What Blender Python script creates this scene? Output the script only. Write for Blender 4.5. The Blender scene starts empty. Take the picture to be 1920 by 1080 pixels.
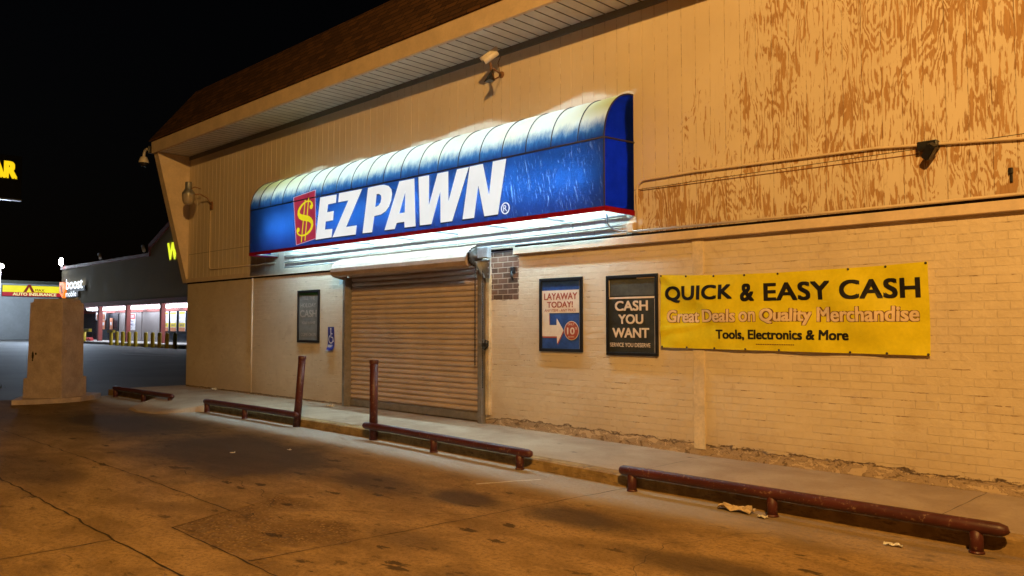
import bpy, bmesh, math, random
from math import radians as rad, sin, cos, pi
from mathutils import Vector, Matrix, noise

S = bpy.context.scene
COL = S.collection
random.seed(7)

# ------------------------------------------------------------------ camera
CAM = Vector((0.0, -8.6723, 1.5))
cd = bpy.data.cameras.new('camera')
cam = bpy.data.objects.new('camera', cd)
COL.objects.link(cam)
cam.location = CAM
cam.rotation_euler = (rad(90 + 2.748), 0, rad(44.4657))
cd.sensor_width = 36.0
cd.lens = 1500.0 / 1920.0 * 36.0
cd.clip_start = 0.05
cd.clip_end = 2000
S.camera = cam

# ------------------------------------------------------------------ night sky, exposure
world = bpy.data.worlds.new('World')
S.world = world
world.use_nodes = True
wn = world.node_tree
bg = wn.nodes['Background']
sky = wn.nodes.new('ShaderNodeTexSky')
sky.sky_type = 'NISHITA'
sky.sun_disc = False
sky.sun_elevation = rad(-4.0)
sky.sun_rotation = rad(200)
wn.links.new(sky.outputs[0], bg.inputs[0])
bg.inputs[1].default_value = 0.05
S.view_settings.view_transform = 'Standard'
S.view_settings.look = 'None'
S.view_settings.exposure = 0.0
S.view_settings.gamma = 1.0

SODIUM_W = 8000.0
TUBE_E = 215.0
CANOPY_E = 11.0
FLOOD_W = 10000.0

# ------------------------------------------------------------------ node helper
class NT:
    def __init__(s, name):
        s.m = bpy.data.materials.new(name)
        s.m.use_nodes = True
        s.t = s.m.node_tree
        s.b = s.t.nodes['Principled BSDF']
        s.out = s.t.nodes['Material Output']
    def n(s, typ, **kw):
        nd = s.t.nodes.new(typ)
        for k, v in kw.items(): setattr(nd, k, v)
        return nd
    def l(s, a, b): s.t.links.new(a, b)
    def put(s, sock, v):
        if isinstance(v, bpy.types.NodeSocket): s.l(v, sock)
        elif isinstance(v, (tuple, list)) and len(v) == 3 and sock.type == 'RGBA': sock.default_value = (*v, 1)
        else: sock.default_value = v
    def math(s, op, a, b=0.0, c=None, clamp=False):
        nd = s.n('ShaderNodeMath', operation=op, use_clamp=clamp)
        s.put(nd.inputs[0], a); s.put(nd.inputs[1], b)
        if c is not None: s.put(nd.inputs[2], c)
        return nd.outputs[0]
    def pos(s):
        if not hasattr(s, '_p'):
            s._p = s.n('ShaderNodeNewGeometry').outputs['Position']
            sp = s.n('ShaderNodeSeparateXYZ'); s.l(s._p, sp.inputs[0])
            s.x, s.y, s.z = sp.outputs
        return s._p
    def vec(s, x, y, z=0.0):
        nd = s.n('ShaderNodeCombineXYZ')
        for i, v in enumerate((x, y, z)): s.put(nd.inputs[i], v)
        return nd.outputs[0]
    def noise(s, v, scale, detail=4, rough=.55, dist=0.0):
        nd = s.n('ShaderNodeTexNoise')
        s.put(nd.inputs['Vector'], v); nd.inputs['Scale'].default_value = scale
        nd.inputs['Detail'].default_value = detail; nd.inputs['Roughness'].default_value = rough
        nd.inputs['Distortion'].default_value = dist
        return nd.outputs[0]
    def vor(s, v, scale, feature='F1'):
        nd = s.n('ShaderNodeTexVoronoi', feature=feature)
        s.put(nd.inputs['Vector'], v); nd.inputs['Scale'].default_value = scale
        return nd.outputs[0]
    def smooth(s, v, a, b, lo=0.0, hi=1.0):
        nd = s.n('ShaderNodeMapRange', interpolation_type='SMOOTHSTEP')
        s.put(nd.inputs[0], v)
        for i, q in enumerate((a, b, lo, hi)): s.put(nd.inputs[i + 1], q)
        return nd.outputs[0]
    def mix(s, f, a, b):
        nd = s.n('ShaderNodeMix', data_type='RGBA')
        s.put(nd.inputs[0], f); s.put(nd.inputs[6], a); s.put(nd.inputs[7], b)
        return nd.outputs[2]
    def bump(s, h, strength=.5, dist=.01, prev=None):
        nd = s.n('ShaderNodeBump')
        nd.inputs['Strength'].default_value = strength; nd.inputs['Distance'].default_value = dist
        s.l(h, nd.inputs['Height'])
        if prev is not None: s.l(prev, nd.inputs['Normal'])
        return nd.outputs[0]
    def done(s, color=None, rough=.7, spec=.5, metal=0.0, normal=None):
        if color is not None: s.put(s.b.inputs['Base Color'], color)
        s.put(s.b.inputs['Roughness'], rough)
        s.b.inputs['Specular IOR Level'].default_value = spec
        s.b.inputs['Metallic'].default_value = metal
        if normal is not None: s.l(normal, s.b.inputs['Normal'])
        return s.m

def mat(name, c, rough=.7, spec=.4, metal=0.0, var=.25, scale=6.0, bumpd=0.0):
    """plain painted / metal surface with mottled wear"""
    t = NT(name); p = t.pos()
    n1 = t.noise(p, scale, 6, .65)
    n2 = t.noise(p, scale * 7, 3, .6)
    k = t.math('MULTIPLY_ADD', n1, .7, t.math('MULTIPLY', n2, .3))
    lo = tuple(v * (1 - var) for v in c); hi = tuple(min(1, v * (1 + var)) for v in c)
    col = t.mix(t.smooth(k, .3, .7), lo, hi)
    nb = t.bump(n2, .4, bumpd) if bumpd else None
    return t.done(col, t.smooth(n1, .2, .8, max(.05, rough - .12), min(1, rough + .12)), spec, metal, nb)

def emit(name, c, e, var=.1, scale=8.0):
    t = NT(name)
    p = t.pos(); n = t.noise(p, scale, 3)
    col = t.mix(t.smooth(n, .3, .7), tuple(v * (1 - var) for v in c), c)
    t.put(t.b.inputs['Base Color'], tuple(min(1, v * .12) for v in c))
    t.put(t.b.inputs['Emission Color'], col)
    t.b.inputs['Emission Strength'].default_value = e
    return t.done(None, .5)

# ------------------------------------------------------------------ mesh helper
class MB:
    def __init__(s): s.v = []; s.f = []; s.sm = []; s.mi = []
    def add(s, vs, fs, smooth=False, mi=0):
        o = len(s.v); s.v += [tuple(q) for q in vs]
        for f in fs: s.f.append([i + o for i in f]); s.sm.append(smooth); s.mi.append(mi)
        return s
    def box(s, x0, x1, y0, y1, z0, z1, mi=0):
        vs = [(x, y, z) for z in (z0, z1) for y in (y0, y1) for x in (x0, x1)]
        return s.add(vs, [(0,2,3,1),(4,5,7,6),(0,1,5,4),(2,6,7,3),(0,4,6,2),(1,3,7,5)], mi=mi)
    def bbox(s, x0, x1, y0, y1, z0, z1, b=.006, mi=0):
        """box with chamfered edges"""
        bm = bmesh.new(); bmesh.ops.create_cube(bm, size=1)
        for v in bm.verts:
            v.co = Vector((x0 + (v.co.x + .5) * (x1 - x0), y0 + (v.co.y + .5) * (y1 - y0), z0 + (v.co.z + .5) * (z1 - z0)))
        bmesh.ops.bevel(bm, geom=bm.edges[:], offset=b, segments=2, affect='EDGES', profile=.5)
        s.bm(bm, mi=mi); return s
    def bm(s, bm, smooth=False, mi=0, M=None):
        bm.verts.index_update()
        s.add([(M @ v.co if M else v.co) for v in bm.verts], [[v.index for v in f.verts] for f in bm.faces], smooth, mi)
        bm.free(); return s
    def tube(s, path, r, n=10, caps=True, smooth=True, mi=0):
        path = [Vector(p) for p in path]; rings = []
        rr = r if isinstance(r, (list, tuple)) else [r] * len(path)
        up = None
        for i, p in enumerate(path):
            d = (path[min(i + 1, len(path) - 1)] - path[max(i - 1, 0)]).normalized()
            if up is None:
                up = Vector((0, 0, 1)) if abs(d.z) < .9 else Vector((1, 0, 0))
            a = d.cross(up).normalized(); up = a.cross(d).normalized(); b = up
            rings.append([p + (a * cos(2 * pi * k / n) + b * sin(2 * pi * k / n)) * rr[i] for k in range(n)])
        vs = [q for R in rings for q in R]; fs = []
        for i in range(len(path) - 1):
            for k in range(n):
                fs.append((i*n+k, i*n+(k+1) % n, (i+1)*n+(k+1) % n, (i+1)*n+k))
        s.add(vs, fs, smooth, mi)
        if caps:
            o = len(s.v) - len(vs)
            for base, rev in ((o, True), (o + (len(path) - 1) * n, False)):
                idx = list(range(base, base + n)); s.f.append(idx[::-1] if rev else idx); s.sm.append(False); s.mi.append(mi)
        return s
    def prism(s, poly, fn, t0, t1, mi=0):
        """polygon of (u,v) extruded between t0 and t1; fn(u,v,t) -> point"""
        n = len(poly)
        vs = [fn(u, v, t0) for u, v in poly] + [fn(u, v, t1) for u, v in poly]
        fs = [list(range(n)), list(range(2*n-1, n-1, -1))] + [(i, i+n, (i+1) % n + n, (i+1) % n) for i in range(n)]
        return s.add(vs, fs, mi=mi)
    def grid(s, nu, nv, fn, smooth=True, mi=0):
        vs = [fn(i / nu, j / nv) for j in range(nv + 1) for i in range(nu + 1)]
        fs = [(j*(nu+1)+i, j*(nu+1)+i+1, (j+1)*(nu+1)+i+1, (j+1)*(nu+1)+i) for j in range(nv) for i in range(nu)]
        return s.add(vs, fs, smooth, mi)
    def lathe(s, prof, c, n=16, axis='z', smooth=True, mi=0):
        c = Vector(c); vs = []
        for r, h in prof:
            for k in range(n):
                a = 2 * pi * k / n
                q = {'z': (r*cos(a), r*sin(a), h), 'y': (r*cos(a), h, r*sin(a)), 'x': (h, r*cos(a), r*sin(a))}[axis]
                vs.append(c + Vector(q))
        fs = [(i*n+k, i*n+(k+1) % n, (i+1)*n+(k+1) % n, (i+1)*n+k) for i in range(len(prof)-1) for k in range(n)]
        return s.add(vs, fs, smooth, mi)
    def build(s, name, m, parent=None, loc=(0, 0, 0), fix=True):
        me = bpy.data.meshes.new(name)
        off = Vector(parent['_o']) if parent is not None and '_o' in parent else Vector(loc)
        me.from_pydata([tuple(Vector(v) - off) for v in s.v], [], s.f)
        me.polygons.foreach_set('use_smooth', s.sm)
        for q in (m if isinstance(m, (list, tuple)) else [m]): me.materials.append(q)
        me.polygons.foreach_set('material_index', s.mi)
        if fix:
            bm = bmesh.new(); bm.from_mesh(me)
            bmesh.ops.recalc_face_normals(bm, faces=bm.faces[:]); bm.to_mesh(me); bm.free()
        me.update()
        o = bpy.data.objects.new(name, me); COL.objects.link(o)
        if parent is not None: o.parent = parent; o['_o'] = list(off)
        else: o.location = off; o['_o'] = list(off)
        return o

def tag(o, label, cat, group=None):
    o['label'] = label; o['category'] = cat
    if group: o['group'] = group
    return o
def struct(o, kind='structure'): o['kind'] = kind; return o
def thing(name, loc, label, cat, group=None):
    o = bpy.data.objects.new(name, None); COL.objects.link(o); o.location = loc
    o.empty_display_size = .1; o['_o'] = list(loc)
    return tag(o, label, cat, group)
def copy_thing(o, d, label=None):
    c = o.copy(); COL.objects.link(c); c.location = o.location + Vector(d)
    if label: c['label'] = label
    for ch in list(o.children):
        q = ch.copy(); COL.objects.link(q); q.parent = c
        for g in list(ch.children):
            e = g.copy(); COL.objects.link(e); e.parent = q
    return c

def text2d(st, bold=0.0, shear=0.0, spacing=1.0):
    """flat glyph mesh of a string, scaled to the unit box"""
    cu = bpy.data.curves.new('t', 'FONT'); cu.body = st; cu.offset = bold; cu.shear = shear
    cu.space_character = spacing; cu.resolution_u = 5
    ob = bpy.data.objects.new('t', cu); COL.objects.link(ob)
    dg = bpy.context.evaluated_depsgraph_get(); dg.update()
    me = ob.evaluated_get(dg).to_mesh()
    vs = [v.co.copy() for v in me.vertices]; fs = [list(p.vertices) for p in me.polygons]
    ob.evaluated_get(dg).to_mesh_clear(); bpy.data.objects.remove(ob); bpy.data.curves.remove(cu)
    x0 = min(v.x for v in vs); x1 = max(v.x for v in vs); y0 = min(v.y for v in vs); y1 = max(v.y for v in vs)
    return [((v.x - x0) / (x1 - x0), (v.y - y0) / (y1 - y0)) for v in vs], fs
def add_text(mb, st, u0, u1, v0, v1, fn, bold=0.0, shear=0.0, spacing=1.0, mi=0):
    ex = max(0.0, bold - .004)
    vs, fs = text2d(st, 0.0, shear, spacing)
    if ex:                                        # heavier weight: overprint the flat glyphs, each pass a hair prouder
        fat = ex * (v1 - v0) * 1.15; k = 0
        for du, dv in ((-1, -.6), (1, -.6), (-1, .6), (1, .6), (0, 0)):
            mb.add([tuple(Vector(fn(u0 + fat + a * (u1 - u0 - 2 * fat) + du * fat, v0 + fat * .6 + b * (v1 - v0 - 1.2 * fat) + dv * fat)) + Vector(NUDGE) * k) for a, b in vs], fs, mi=mi); k += 1
        return mb
    return mb.add([fn(u0 + a * (u1 - u0), v0 + b * (v1 - v0)) for a, b in vs], fs, mi=mi)
NUDGE = (0, -.0004, 0)
def fill2d(mb, outer, holes, fn, t0, t1, mi=0):
    """polygon with holes, extruded from t0 (back) to t1 (front)"""
    bm = bmesh.new()
    for poly in [outer] + holes:
        vs = [bm.verts.new((u, v, 0)) for u, v in poly]
        for i in range(len(vs)): bm.edges.new((vs[i], vs[(i + 1) % len(vs)]))
    bmesh.ops.triangle_fill(bm, use_beauty=True, edges=bm.edges[:])
    bm.verts.index_update()
    P = [(v.co.x, v.co.y) for v in bm.verts]; F = [[v.index for v in f.verts] for f in bm.faces]; bm.free()
    mb.add([fn(u, v, t1) for u, v in P], F, mi=mi)
    for poly in [outer] + holes:
        n = len(poly)
        mb.add([fn(u, v, t0) for u, v in poly] + [fn(u, v, t1) for u, v in poly],
               [(i, (i+1) % n, (i+1) % n + n, i + n) for i in range(n)], mi=mi)

def lerp(xs, ys, x):
    if x <= xs[0]: return ys[0]
    for i in range(len(xs) - 1):
        if x <= xs[i+1]:
            return ys[i] + (ys[i+1] - ys[i]) * (x - xs[i]) / (xs[i+1] - xs[i])
    return ys[-1]
def zs(x):                       # sidewalk surface
    return lerp([-13, -9, -5.3, -1.9, 8], [0, -.01, -.075, -.085, -.09], x)
def zg(x):                       # concrete lot surface
    if x >= -20.2: return zs(x) - .135
    return lerp([-100, -75, -40, -20.2], [.1, .1, -.06, -.135], x)

# ------------------------------------------------------------------ materials: ground
def m_concrete():
    t = NT('stained_concrete'); p = t.pos()
    flat = t.vec(t.x, t.y, 0)
    big = t.noise(flat, .55, 5, .6, .6)
    mid = t.noise(t.vec(t.math('MULTIPLY', t.x, .55), t.y), 1.9, 6, .65, .4)
    fine = t.noise(flat, 26, 5, .7)
    grit = t.noise(flat, 120, 2, .6)
    col = t.mix(t.smooth(mid, .36, .64), (.215, .132, .052), (.37, .235, .100))
    mid2 = t.noise(t.vec(t.math('MULTIPLY', t.x, .8), t.math('MULTIPLY', t.y, 1.6), 3.0), 4.6, 6, .75, .8)
    col = t.mix(t.smooth(mid2, .54, .66, 0, .45), col, (.115, .070, .030))
    col = t.mix(t.smooth(mid2, .42, .34, 0, .35), col, (.45, .29, .125))
    col = t.mix(t.smooth(fine, .45, .65, 0, .6), col, (.13, .075, .03))
    col = t.mix(t.smooth(grit, .57, .68, 0, .6), col, (.40, .29, .16))
    grit2 = t.noise(t.vec(t.x, t.y, 5.0), 75, 3, .7)
    col = t.mix(t.smooth(grit2, .58, .68, 0, .6), col, (.08, .048, .022))
    # worn stretch where the aggregate shows
    wv = t.math('MULTIPLY', t.math('SUBTRACT', mid, .5), 2.2)
    am = t.math('MULTIPLY', t.smooth(t.math('ADD', t.x, t.math('MULTIPLY', t.math('ADD', t.y, 5.8), .36)), -6.84, -6.78), t.smooth(t.y, -5.82, -5.78))
    am = t.math('MULTIPLY', am, t.smooth(t.math('ADD', t.x, wv), -5.4, -6.0)); am = t.math('MULTIPLY', am, t.smooth(t.math('ADD', t.y, wv), -4.3, -5.0))
    pv = t.vor(flat, 30); pn = t.noise(flat, 17, 5, .75)
    peb = t.mix(t.smooth(pv, .12, .42), (.46, .30, .135), (.12, .07, .028))
    peb = t.mix(t.smooth(pn, .45, .6, 0, .8), peb, (.20, .12, .047))
    col = t.mix(t.math('MULTIPLY', am, t.smooth(mid2, .35, .6, 1.0, .55)), col, peb)
    # oil-soaked stalls in front of the kerb
    wob = t.math('ADD', t.math('MULTIPLY', t.math('SUBTRACT', big, .5), 2.4), t.math('MULTIPLY', t.math('SUBTRACT', mid2, .5), 1.5))
    def blob(cx, cy, rx, ry, k):
        dx = t.math('DIVIDE', t.math('SUBTRACT', t.x, cx), rx)
        dy = t.math('DIVIDE', t.math('SUBTRACT', t.y, cy), ry)
        d = t.math('SQRT', t.math('ADD', t.math('MULTIPLY', dx, dx), t.math('MULTIPLY', dy, dy)))
        d = t.math('ADD', d, t.math('MULTIPLY', wob, .45))
        return t.smooth(d, 1.05, .35, 0, k)
    oil = None
    for a in ((-14.2, -3.5, 3.2, 1.3, .85), (-10.0, -3.7, 3.2, 1.5, .85), (-7.2, -3.5, 1.2, .5, .75), (-5.9, -3.3, .7, .35, .8),
              (-4.6, -3.1, .9, .4, .75), (-10.5, -6.0, 2.2, .6, .55), (-3.0, -3.6, 1.2, .35, .6), (-5.2, -4.6, .9, .3, .5), (-3.9, -5.1, .8, .3, .5), (-17.0, -4.9, 2.2, .8, .35)):
        b = blob(*a); oil = b if oil is None else t.math('MAXIMUM', oil, b)
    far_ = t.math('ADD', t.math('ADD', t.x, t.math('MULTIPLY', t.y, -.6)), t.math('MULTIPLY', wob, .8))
    col = t.mix(t.smooth(far_, -6.5, -12.5, 0, .5), col, (.085, .055, .028))  # slab colour darkens gradually toward the far left
    col = t.mix(oil, col, (.040, .027, .016))
    sp = t.vor(t.vec(t.math('MULTIPLY', t.x, .5), t.math('MULTIPLY', t.y, 1.1)), 3.2)
    spm = t.math('MULTIPLY', t.smooth(t.math('ADD', sp, t.math('MULTIPLY', t.math('SUBTRACT', mid2, .5), .9)), .17, .10), t.smooth(big, .40, .55))
    col = t.mix(t.math('MULTIPLY', spm, .85), col, (.035, .022, .012))
    sm = t.noise(t.vec(t.math('MULTIPLY', t.x, .42), t.y), 6.5, 5, .7, .3)
    col = t.mix(t.smooth(sm, .60, .66, 0, .6), col, (.065, .040, .02))
    clean_lit = t.math('MULTIPLY', t.smooth(t.math('ADD', t.y, t.math('MULTIPLY', big, .5)), -2.5, -2.0), t.smooth(t.x, -2.6, -4.8, .15, .75))  # cleaner kerbside concrete, paled further to brighten the awning's white light strip
    col = t.mix(clean_lit, col, t.mix(t.smooth(fine, .3, .7), (.33, .285, .24), (.43, .385, .335)))
    h = t.math('MULTIPLY_ADD', fine, .5, t.math('MULTIPLY', grit, .25)); h = t.math('SUBTRACT', h, t.math('MULTIPLY', am, t.math('MULTIPLY', pv, 1.5)))
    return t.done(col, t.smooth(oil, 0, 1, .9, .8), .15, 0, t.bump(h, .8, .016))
def m_sidewalk():
    t = NT('worn_sidewalk_concrete'); p = t.pos(); flat = t.vec(t.x, t.y)
    a = t.noise(flat, 1.2, 6, .65, .3); f = t.noise(flat, 30, 5, .7); g = t.noise(flat, 140, 2)
    col = t.mix(t.smooth(a, .3, .7), (.30, .22, .15), (.42, .33, .23))
    col = t.mix(t.smooth(f, .5, .8, 0, .6), col, (.17, .11, .07))
    st = t.vor(t.vec(t.x, t.math('MULTIPLY', t.y, 1.5)), 1.6)
    col = t.mix(t.smooth(t.math('ADD', st, t.math('MULTIPLY', f, .25)), .24, .14, 0, .7), col, (.08, .05, .03))
    return t.done(col, .85, .3, 0, t.bump(t.math('ADD', f, g), .5, .008))
def m_kerb():
    t = NT('faded_yellow_kerb_paint'); p = t.pos()
    a = t.noise(p, 5, 6, .7); b = t.noise(t.vec(t.math('MULTIPLY', t.x, 2), t.y, t.math('MULTIPLY', t.z, 8)), 4, 5, .7)
    col = t.mix(t.smooth(a, .38, .62), (.23, .145, .055), (.34, .225, .09))
    col = t.mix(t.smooth(b, .5, .7, 0, .85), col, (.11, .07, .04))
    return t.done(col, .85, .3, 0, t.bump(a, .5, .01))
def m_asphalt():
    t = NT('asphalt'); p = t.pos(); flat = t.vec(t.x, t.y)
    a = t.noise(flat, .25, 6, .6); f = t.noise(flat, 40, 3, .6)
    col = t.mix(t.smooth(a, .3, .7), (.045, .045, .047), (.085, .085, .085))
    col = t.mix(t.smooth(f, .55, .75, 0, .4), col, (.12, .12, .12))
    return t.done(col, .7, .5, 0, t.bump(f, .5, .01))
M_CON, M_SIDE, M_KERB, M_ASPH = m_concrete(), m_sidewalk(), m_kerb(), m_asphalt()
M_JOINT = mat('tar_joint', (.038, .025, .014), .9, .2)

# ------------------------------------------------------------------ materials: building
def m_brick():
    t = NT('cream_painted_brick'); p = t.pos()
    zz = t.math('ADD', t.z, .085)
    br = t.n('ShaderNodeTexBrick'); t.l(t.vec(t.x, zz), br.inputs['Vector'])
    br.inputs['Scale'].default_value = 1; br.inputs['Brick Width'].default_value = .215; br.inputs['Row Height'].default_value = .083
    br.inputs['Mortar Size'].default_value = .006; br.inputs['Mortar Smooth'].default_value = .25
    br.inputs['Color1'].default_value = (0, 0, 0, 1); br.inputs['Color2'].default_value = (1, 1, 1, 1); br.inputs['Mortar'].default_value = (.5, .5, .5, 1)
    br.inputs['Bias'].default_value = 0
    mort, brc = br.outputs['Fac'], br.outputs['Color']
    big = t.noise(p, .6, 5, .6); fine = t.noise(p, 22, 5, .65); lump = t.noise(p, 7, 4, .6)
    smoothzone = t.smooth(t.x, -16.7, -16.3)          # the left bay is rendered smooth
    col = t.mix(t.smooth(big, .3, .7), (.60, .50, .375), (.70, .595, .455))
    col = t.mix(t.smooth(lump, .55, .8, 0, .45), col, (.50, .40, .30))
    rnd = t.smooth(brc, .0, 1.0)
    col = t.mix(t.math('MULTIPLY', rnd, .13), col, (.50, .40, .29))
    blot = t.noise(p, 2.6, 6, .7, .5)
    col = t.mix(t.smooth(blot, .55, .7, 0, .4), col, (.46, .34, .22))
    col = t.mix(t.smooth(blot, .44, .34, 0, .35), col, (.76, .66, .51))
    bed = t.math('FRACT', t.math('DIVIDE', t.math('ADD', zz, t.math('MULTIPLY', t.math('SUBTRACT', fine, .5), .012)), .083))
    bedm = t.math('MAXIMUM', t.smooth(bed, .93, .97), t.smooth(bed, .06, .02))
    seed_ = t.math('FLOOR', t.math('DIVIDE', t.math('ADD', zz, .04), .083))
    crack = t.math('MULTIPLY', bedm, t.smooth(t.noise(t.vec(t.math('MULTIPLY', t.x, 1.6), t.math('MULTIPLY', seed_, 7.7)), 2.2, 4, .75), .56, .66))
    crack = t.math('MULTIPLY', crack, smoothzone)
    col = t.mix(t.math('MULTIPLY', crack, .85), col, (.20, .11, .055))
    # unpainted patch of old brick beside the shutter
    e = t.math('MULTIPLY', t.math('SUBTRACT', t.noise(p, 14, 4, .7), .5), .10)
    px = t.math('ADD', t.x, e); pz = t.math('ADD', t.z, e)
    def inside(v, a, b): return t.math('MULTIPLY', t.math('GREATER_THAN', v, a), t.math('LESS_THAN', v, b))
    patch = t.math('MULTIPLY', inside(px, -8.96, -8.37), inside(pz, 1.905, 2.75))
    old = t.mix(t.smooth(t.math('ADD', t.math('MULTIPLY', brc, .5), t.math('MULTIPLY', lump, .6)), .25, .9), (.085, .048, .03), (.23, .13, .085))
    old = t.mix(t.smooth(mort, .3, .8), old, (.46, .38, .30))
    col = t.mix(patch, col, old)
    # blue-grey repainted square at the shutter's upper left corner
    sq = t.math('MULTIPLY', inside(px, -13.18, -12.9), inside(pz, 2.31, 2.56))
    col = t.mix(t.math('MULTIPLY', sq, .8), col, (.42, .52, .54))
    # spalled, peeling foot of the wall
    zl = t.math('MULTIPLY_ADD', t.math('MAXIMUM', t.math('ADD', t.x, 10.5), 0), .0112, t.z)
    n = t.noise(t.vec(t.x, t.math('MULTIPLY', t.z, 2.2)), 4.5, 6, .7)
    right = t.smooth(t.x, -9.4, -8.6)
    lim = t.math('MULTIPLY_ADD', right, .085, .03)
    edge = t.math('SUBTRACT', t.math('MULTIPLY', n, t.math('MULTIPLY', lim, 2.2)), zl)
    foot = t.smooth(edge, .0, .012)
    rim = t.math('MULTIPLY', t.smooth(edge, -.014, .0), t.smooth(edge, .02, .004))
    n2 = t.noise(t.vec(t.x, t.math('MULTIPLY', t.z, 1.9)), 5.2, 5, .7, .8)
    bare = t.mix(t.smooth(n2, .38, .44), (.05, .032, .02), (.40, .31, .23))
    bare = t.mix(t.smooth(n2, .535, .55), bare, (.64, .51, .37))
    bare = t.mix(t.math('MULTIPLY', t.smooth(n2, .515, .53), t.smooth(n2, .55, .535)), bare, (.10, .06, .035))
    col = t.mix(foot, col, bare)
    col = t.mix(t.math('MULTIPLY', rim, t.smooth(n2, .35, .5)), col, (.06, .035, .02))
    gr = t.smooth(t.math('ADD', zl, t.math('MULTIPLY', big, .25)), .75, .15, 0, .35)
    col = t.mix(gr, col, (.42, .29, .17))
    soft = t.smooth(t.noise(p, 1.6, 4, .6), .35, .6, .25, 1.0)
    h = t.math('MULTIPLY', t.math('SUBTRACT', 1.0, t.math('MULTIPLY', mort, t.math('MULTIPLY', soft, .55))), smoothzone)
    h = t.math('ADD', h, t.math('MULTIPLY', rnd, t.math('MULTIPLY', smoothzone, .55)))
    h = t.math('ADD', h, t.math('MULTIPLY', lump, 1.0)); h = t.math('ADD', h, t.math('MULTIPLY', fine, .35))
    h = t.math('SUBTRACT', h, t.math('MULTIPLY', foot, 1.2))
    return t.done(col, .55, .4, 0, t.bump(h, 1.0, .014))
def m_siding():
    t = NT('peeling_painted_plywood'); p = t.pos()
    pan = t.math('FLOOR', t.math('DIVIDE', t.x, 1.22))
    off = t.math('MULTIPLY', pan, 3.7)
    row = t.math('MULTIPLY', t.math('GREATER_THAN', t.z, 3.31), 11.3)
    # cathedral figure of the rotary-cut veneer
    n = t.noise(t.vec(t.math('MULTIPLY', t.x, 2.3), t.math('ADD', off, row), t.math('MULTIPLY', t.z, .5)), 1.0, 3, .5, .35)
    fw_ = t.noise(t.vec(t.math('MULTIPLY', t.x, 5), off, t.math('MULTIPLY', t.z, 1.2)), 1.5, 4, .6)
    ph = t.math('ADD', t.math('MULTIPLY', n, 27.0), t.math('MULTIPLY', fw_, 3.5))
    tri = t.math('ABSOLUTE', t.math('SUBTRACT', t.math('FRACT', ph), .5))            # 0..0.5
    streak = t.noise(t.vec(t.math('MULTIPLY', t.x, 40), off, t.math('MULTIPLY', t.z, 2.6)), 1.0, 6, .72)
    patch = t.noise(t.vec(t.math('MULTIPLY', t.x, 1.5), t.math('MULTIPLY', row, .3), t.math('MULTIPLY', t.z, .9)), 1.3, 4, .65, .5)
    zone = t.math('ADD', t.x, t.math('MULTIPLY', t.math('SUBTRACT', 4.6, t.z), .75))
    M = t.math('ADD', t.math('MULTIPLY', t.smooth(zone, -6.4, -4.2), .5), t.smooth(t.x, -4.72, -4.6, 0, .42))
    low = t.math('MULTIPLY', t.smooth(t.x, -6.5, -6.0), t.smooth(t.z, 3.36, 3.30))
    M = t.math('MAXIMUM', M, t.math('MULTIPLY', low, .92))
    v = t.math('ADD', t.math('MULTIPLY', tri, .5), t.math('MULTIPLY', streak, 1.3))
    v = t.math('ADD', v, t.math('MULTIPLY', patch, 1.05))
    thr = t.math('SUBTRACT', 1.735, t.math('MULTIPLY', M, .44))
    peel = t.smooth(t.math('SUBTRACT', v, thr), -.012, .03)
    peel = t.math('MULTIPLY', peel, t.math('GREATER_THAN', t.x, -6.9))
    big = t.noise(p, .7, 5, .6); fine = t.noise(t.vec(t.math('MULTIPLY', t.x, 20), t.y, t.math('MULTIPLY', t.z, 1.5)), 1.0, 5, .65)
    paint = t.mix(t.smooth(big, .3, .7), (.60, .505, .385), (.67, .575, .455))
    paint = t.mix(t.smooth(fine, .55, .8, 0, .35), paint, (.50, .40, .28))
    wood = t.mix(t.smooth(streak, .3, .7), (.27, .145, .062), (.46, .285, .14))
    col = t.mix(peel, paint, wood)
    # broken dark lines along the saw grooves, fainter toward the left
    gx = t.math('ABSOLUTE', t.math('SUBTRACT', t.math('FRACT', t.math('DIVIDE', t.x, .2034)), .5))
    dn = t.noise(t.vec(t.math('MULTIPLY', pan, 5), t.math('MULTIPLY', t.x, 3), t.math('MULTIPLY', t.z, 6)), 1.0, 4, .7)
    gr = t.math('MULTIPLY', t.smooth(gx, .474, .492), t.math('MULTIPLY', t.smooth(dn, .4, .62, .1, .9), t.smooth(t.x, -17.5, -9, .25, 1.0)))
    gr = t.math('MULTIPLY', gr, t.math('LESS_THAN', t.y, .02))
    col = t.mix(gr, col, (.17, .095, .045))
    sc = t.noise(p, 9, 3, .6)
    col = t.mix(t.smooth(sc, .76, .79, 0, .9), col, (.14, .08, .04))
    h = t.math('SUBTRACT', t.math('MULTIPLY', fine, .3), t.math('MULTIPLY', peel, .5))
    return t.done(col, t.smooth(peel, 0, 1, .6, .9), .35, 0, t.bump(h, .4, .004))
def m_soffit():
    t = NT('ribbed_white_soffit'); p = t.pos()
    a = t.noise(p, 3, 5, .6)
    col = t.mix(t.smooth(a, .3, .7), (.60, .60, .58), (.74, .74, .71))
    gx = t.math('ABSOLUTE', t.math('SUBTRACT', t.math('FRACT', t.math('DIVIDE', t.math('ADD', t.x, 19.9), .203)), .5))
    col = t.mix(t.smooth(gx, .42, .45), col, (.12, .11, .10))
    return t.done(col, .5, .4)
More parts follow.
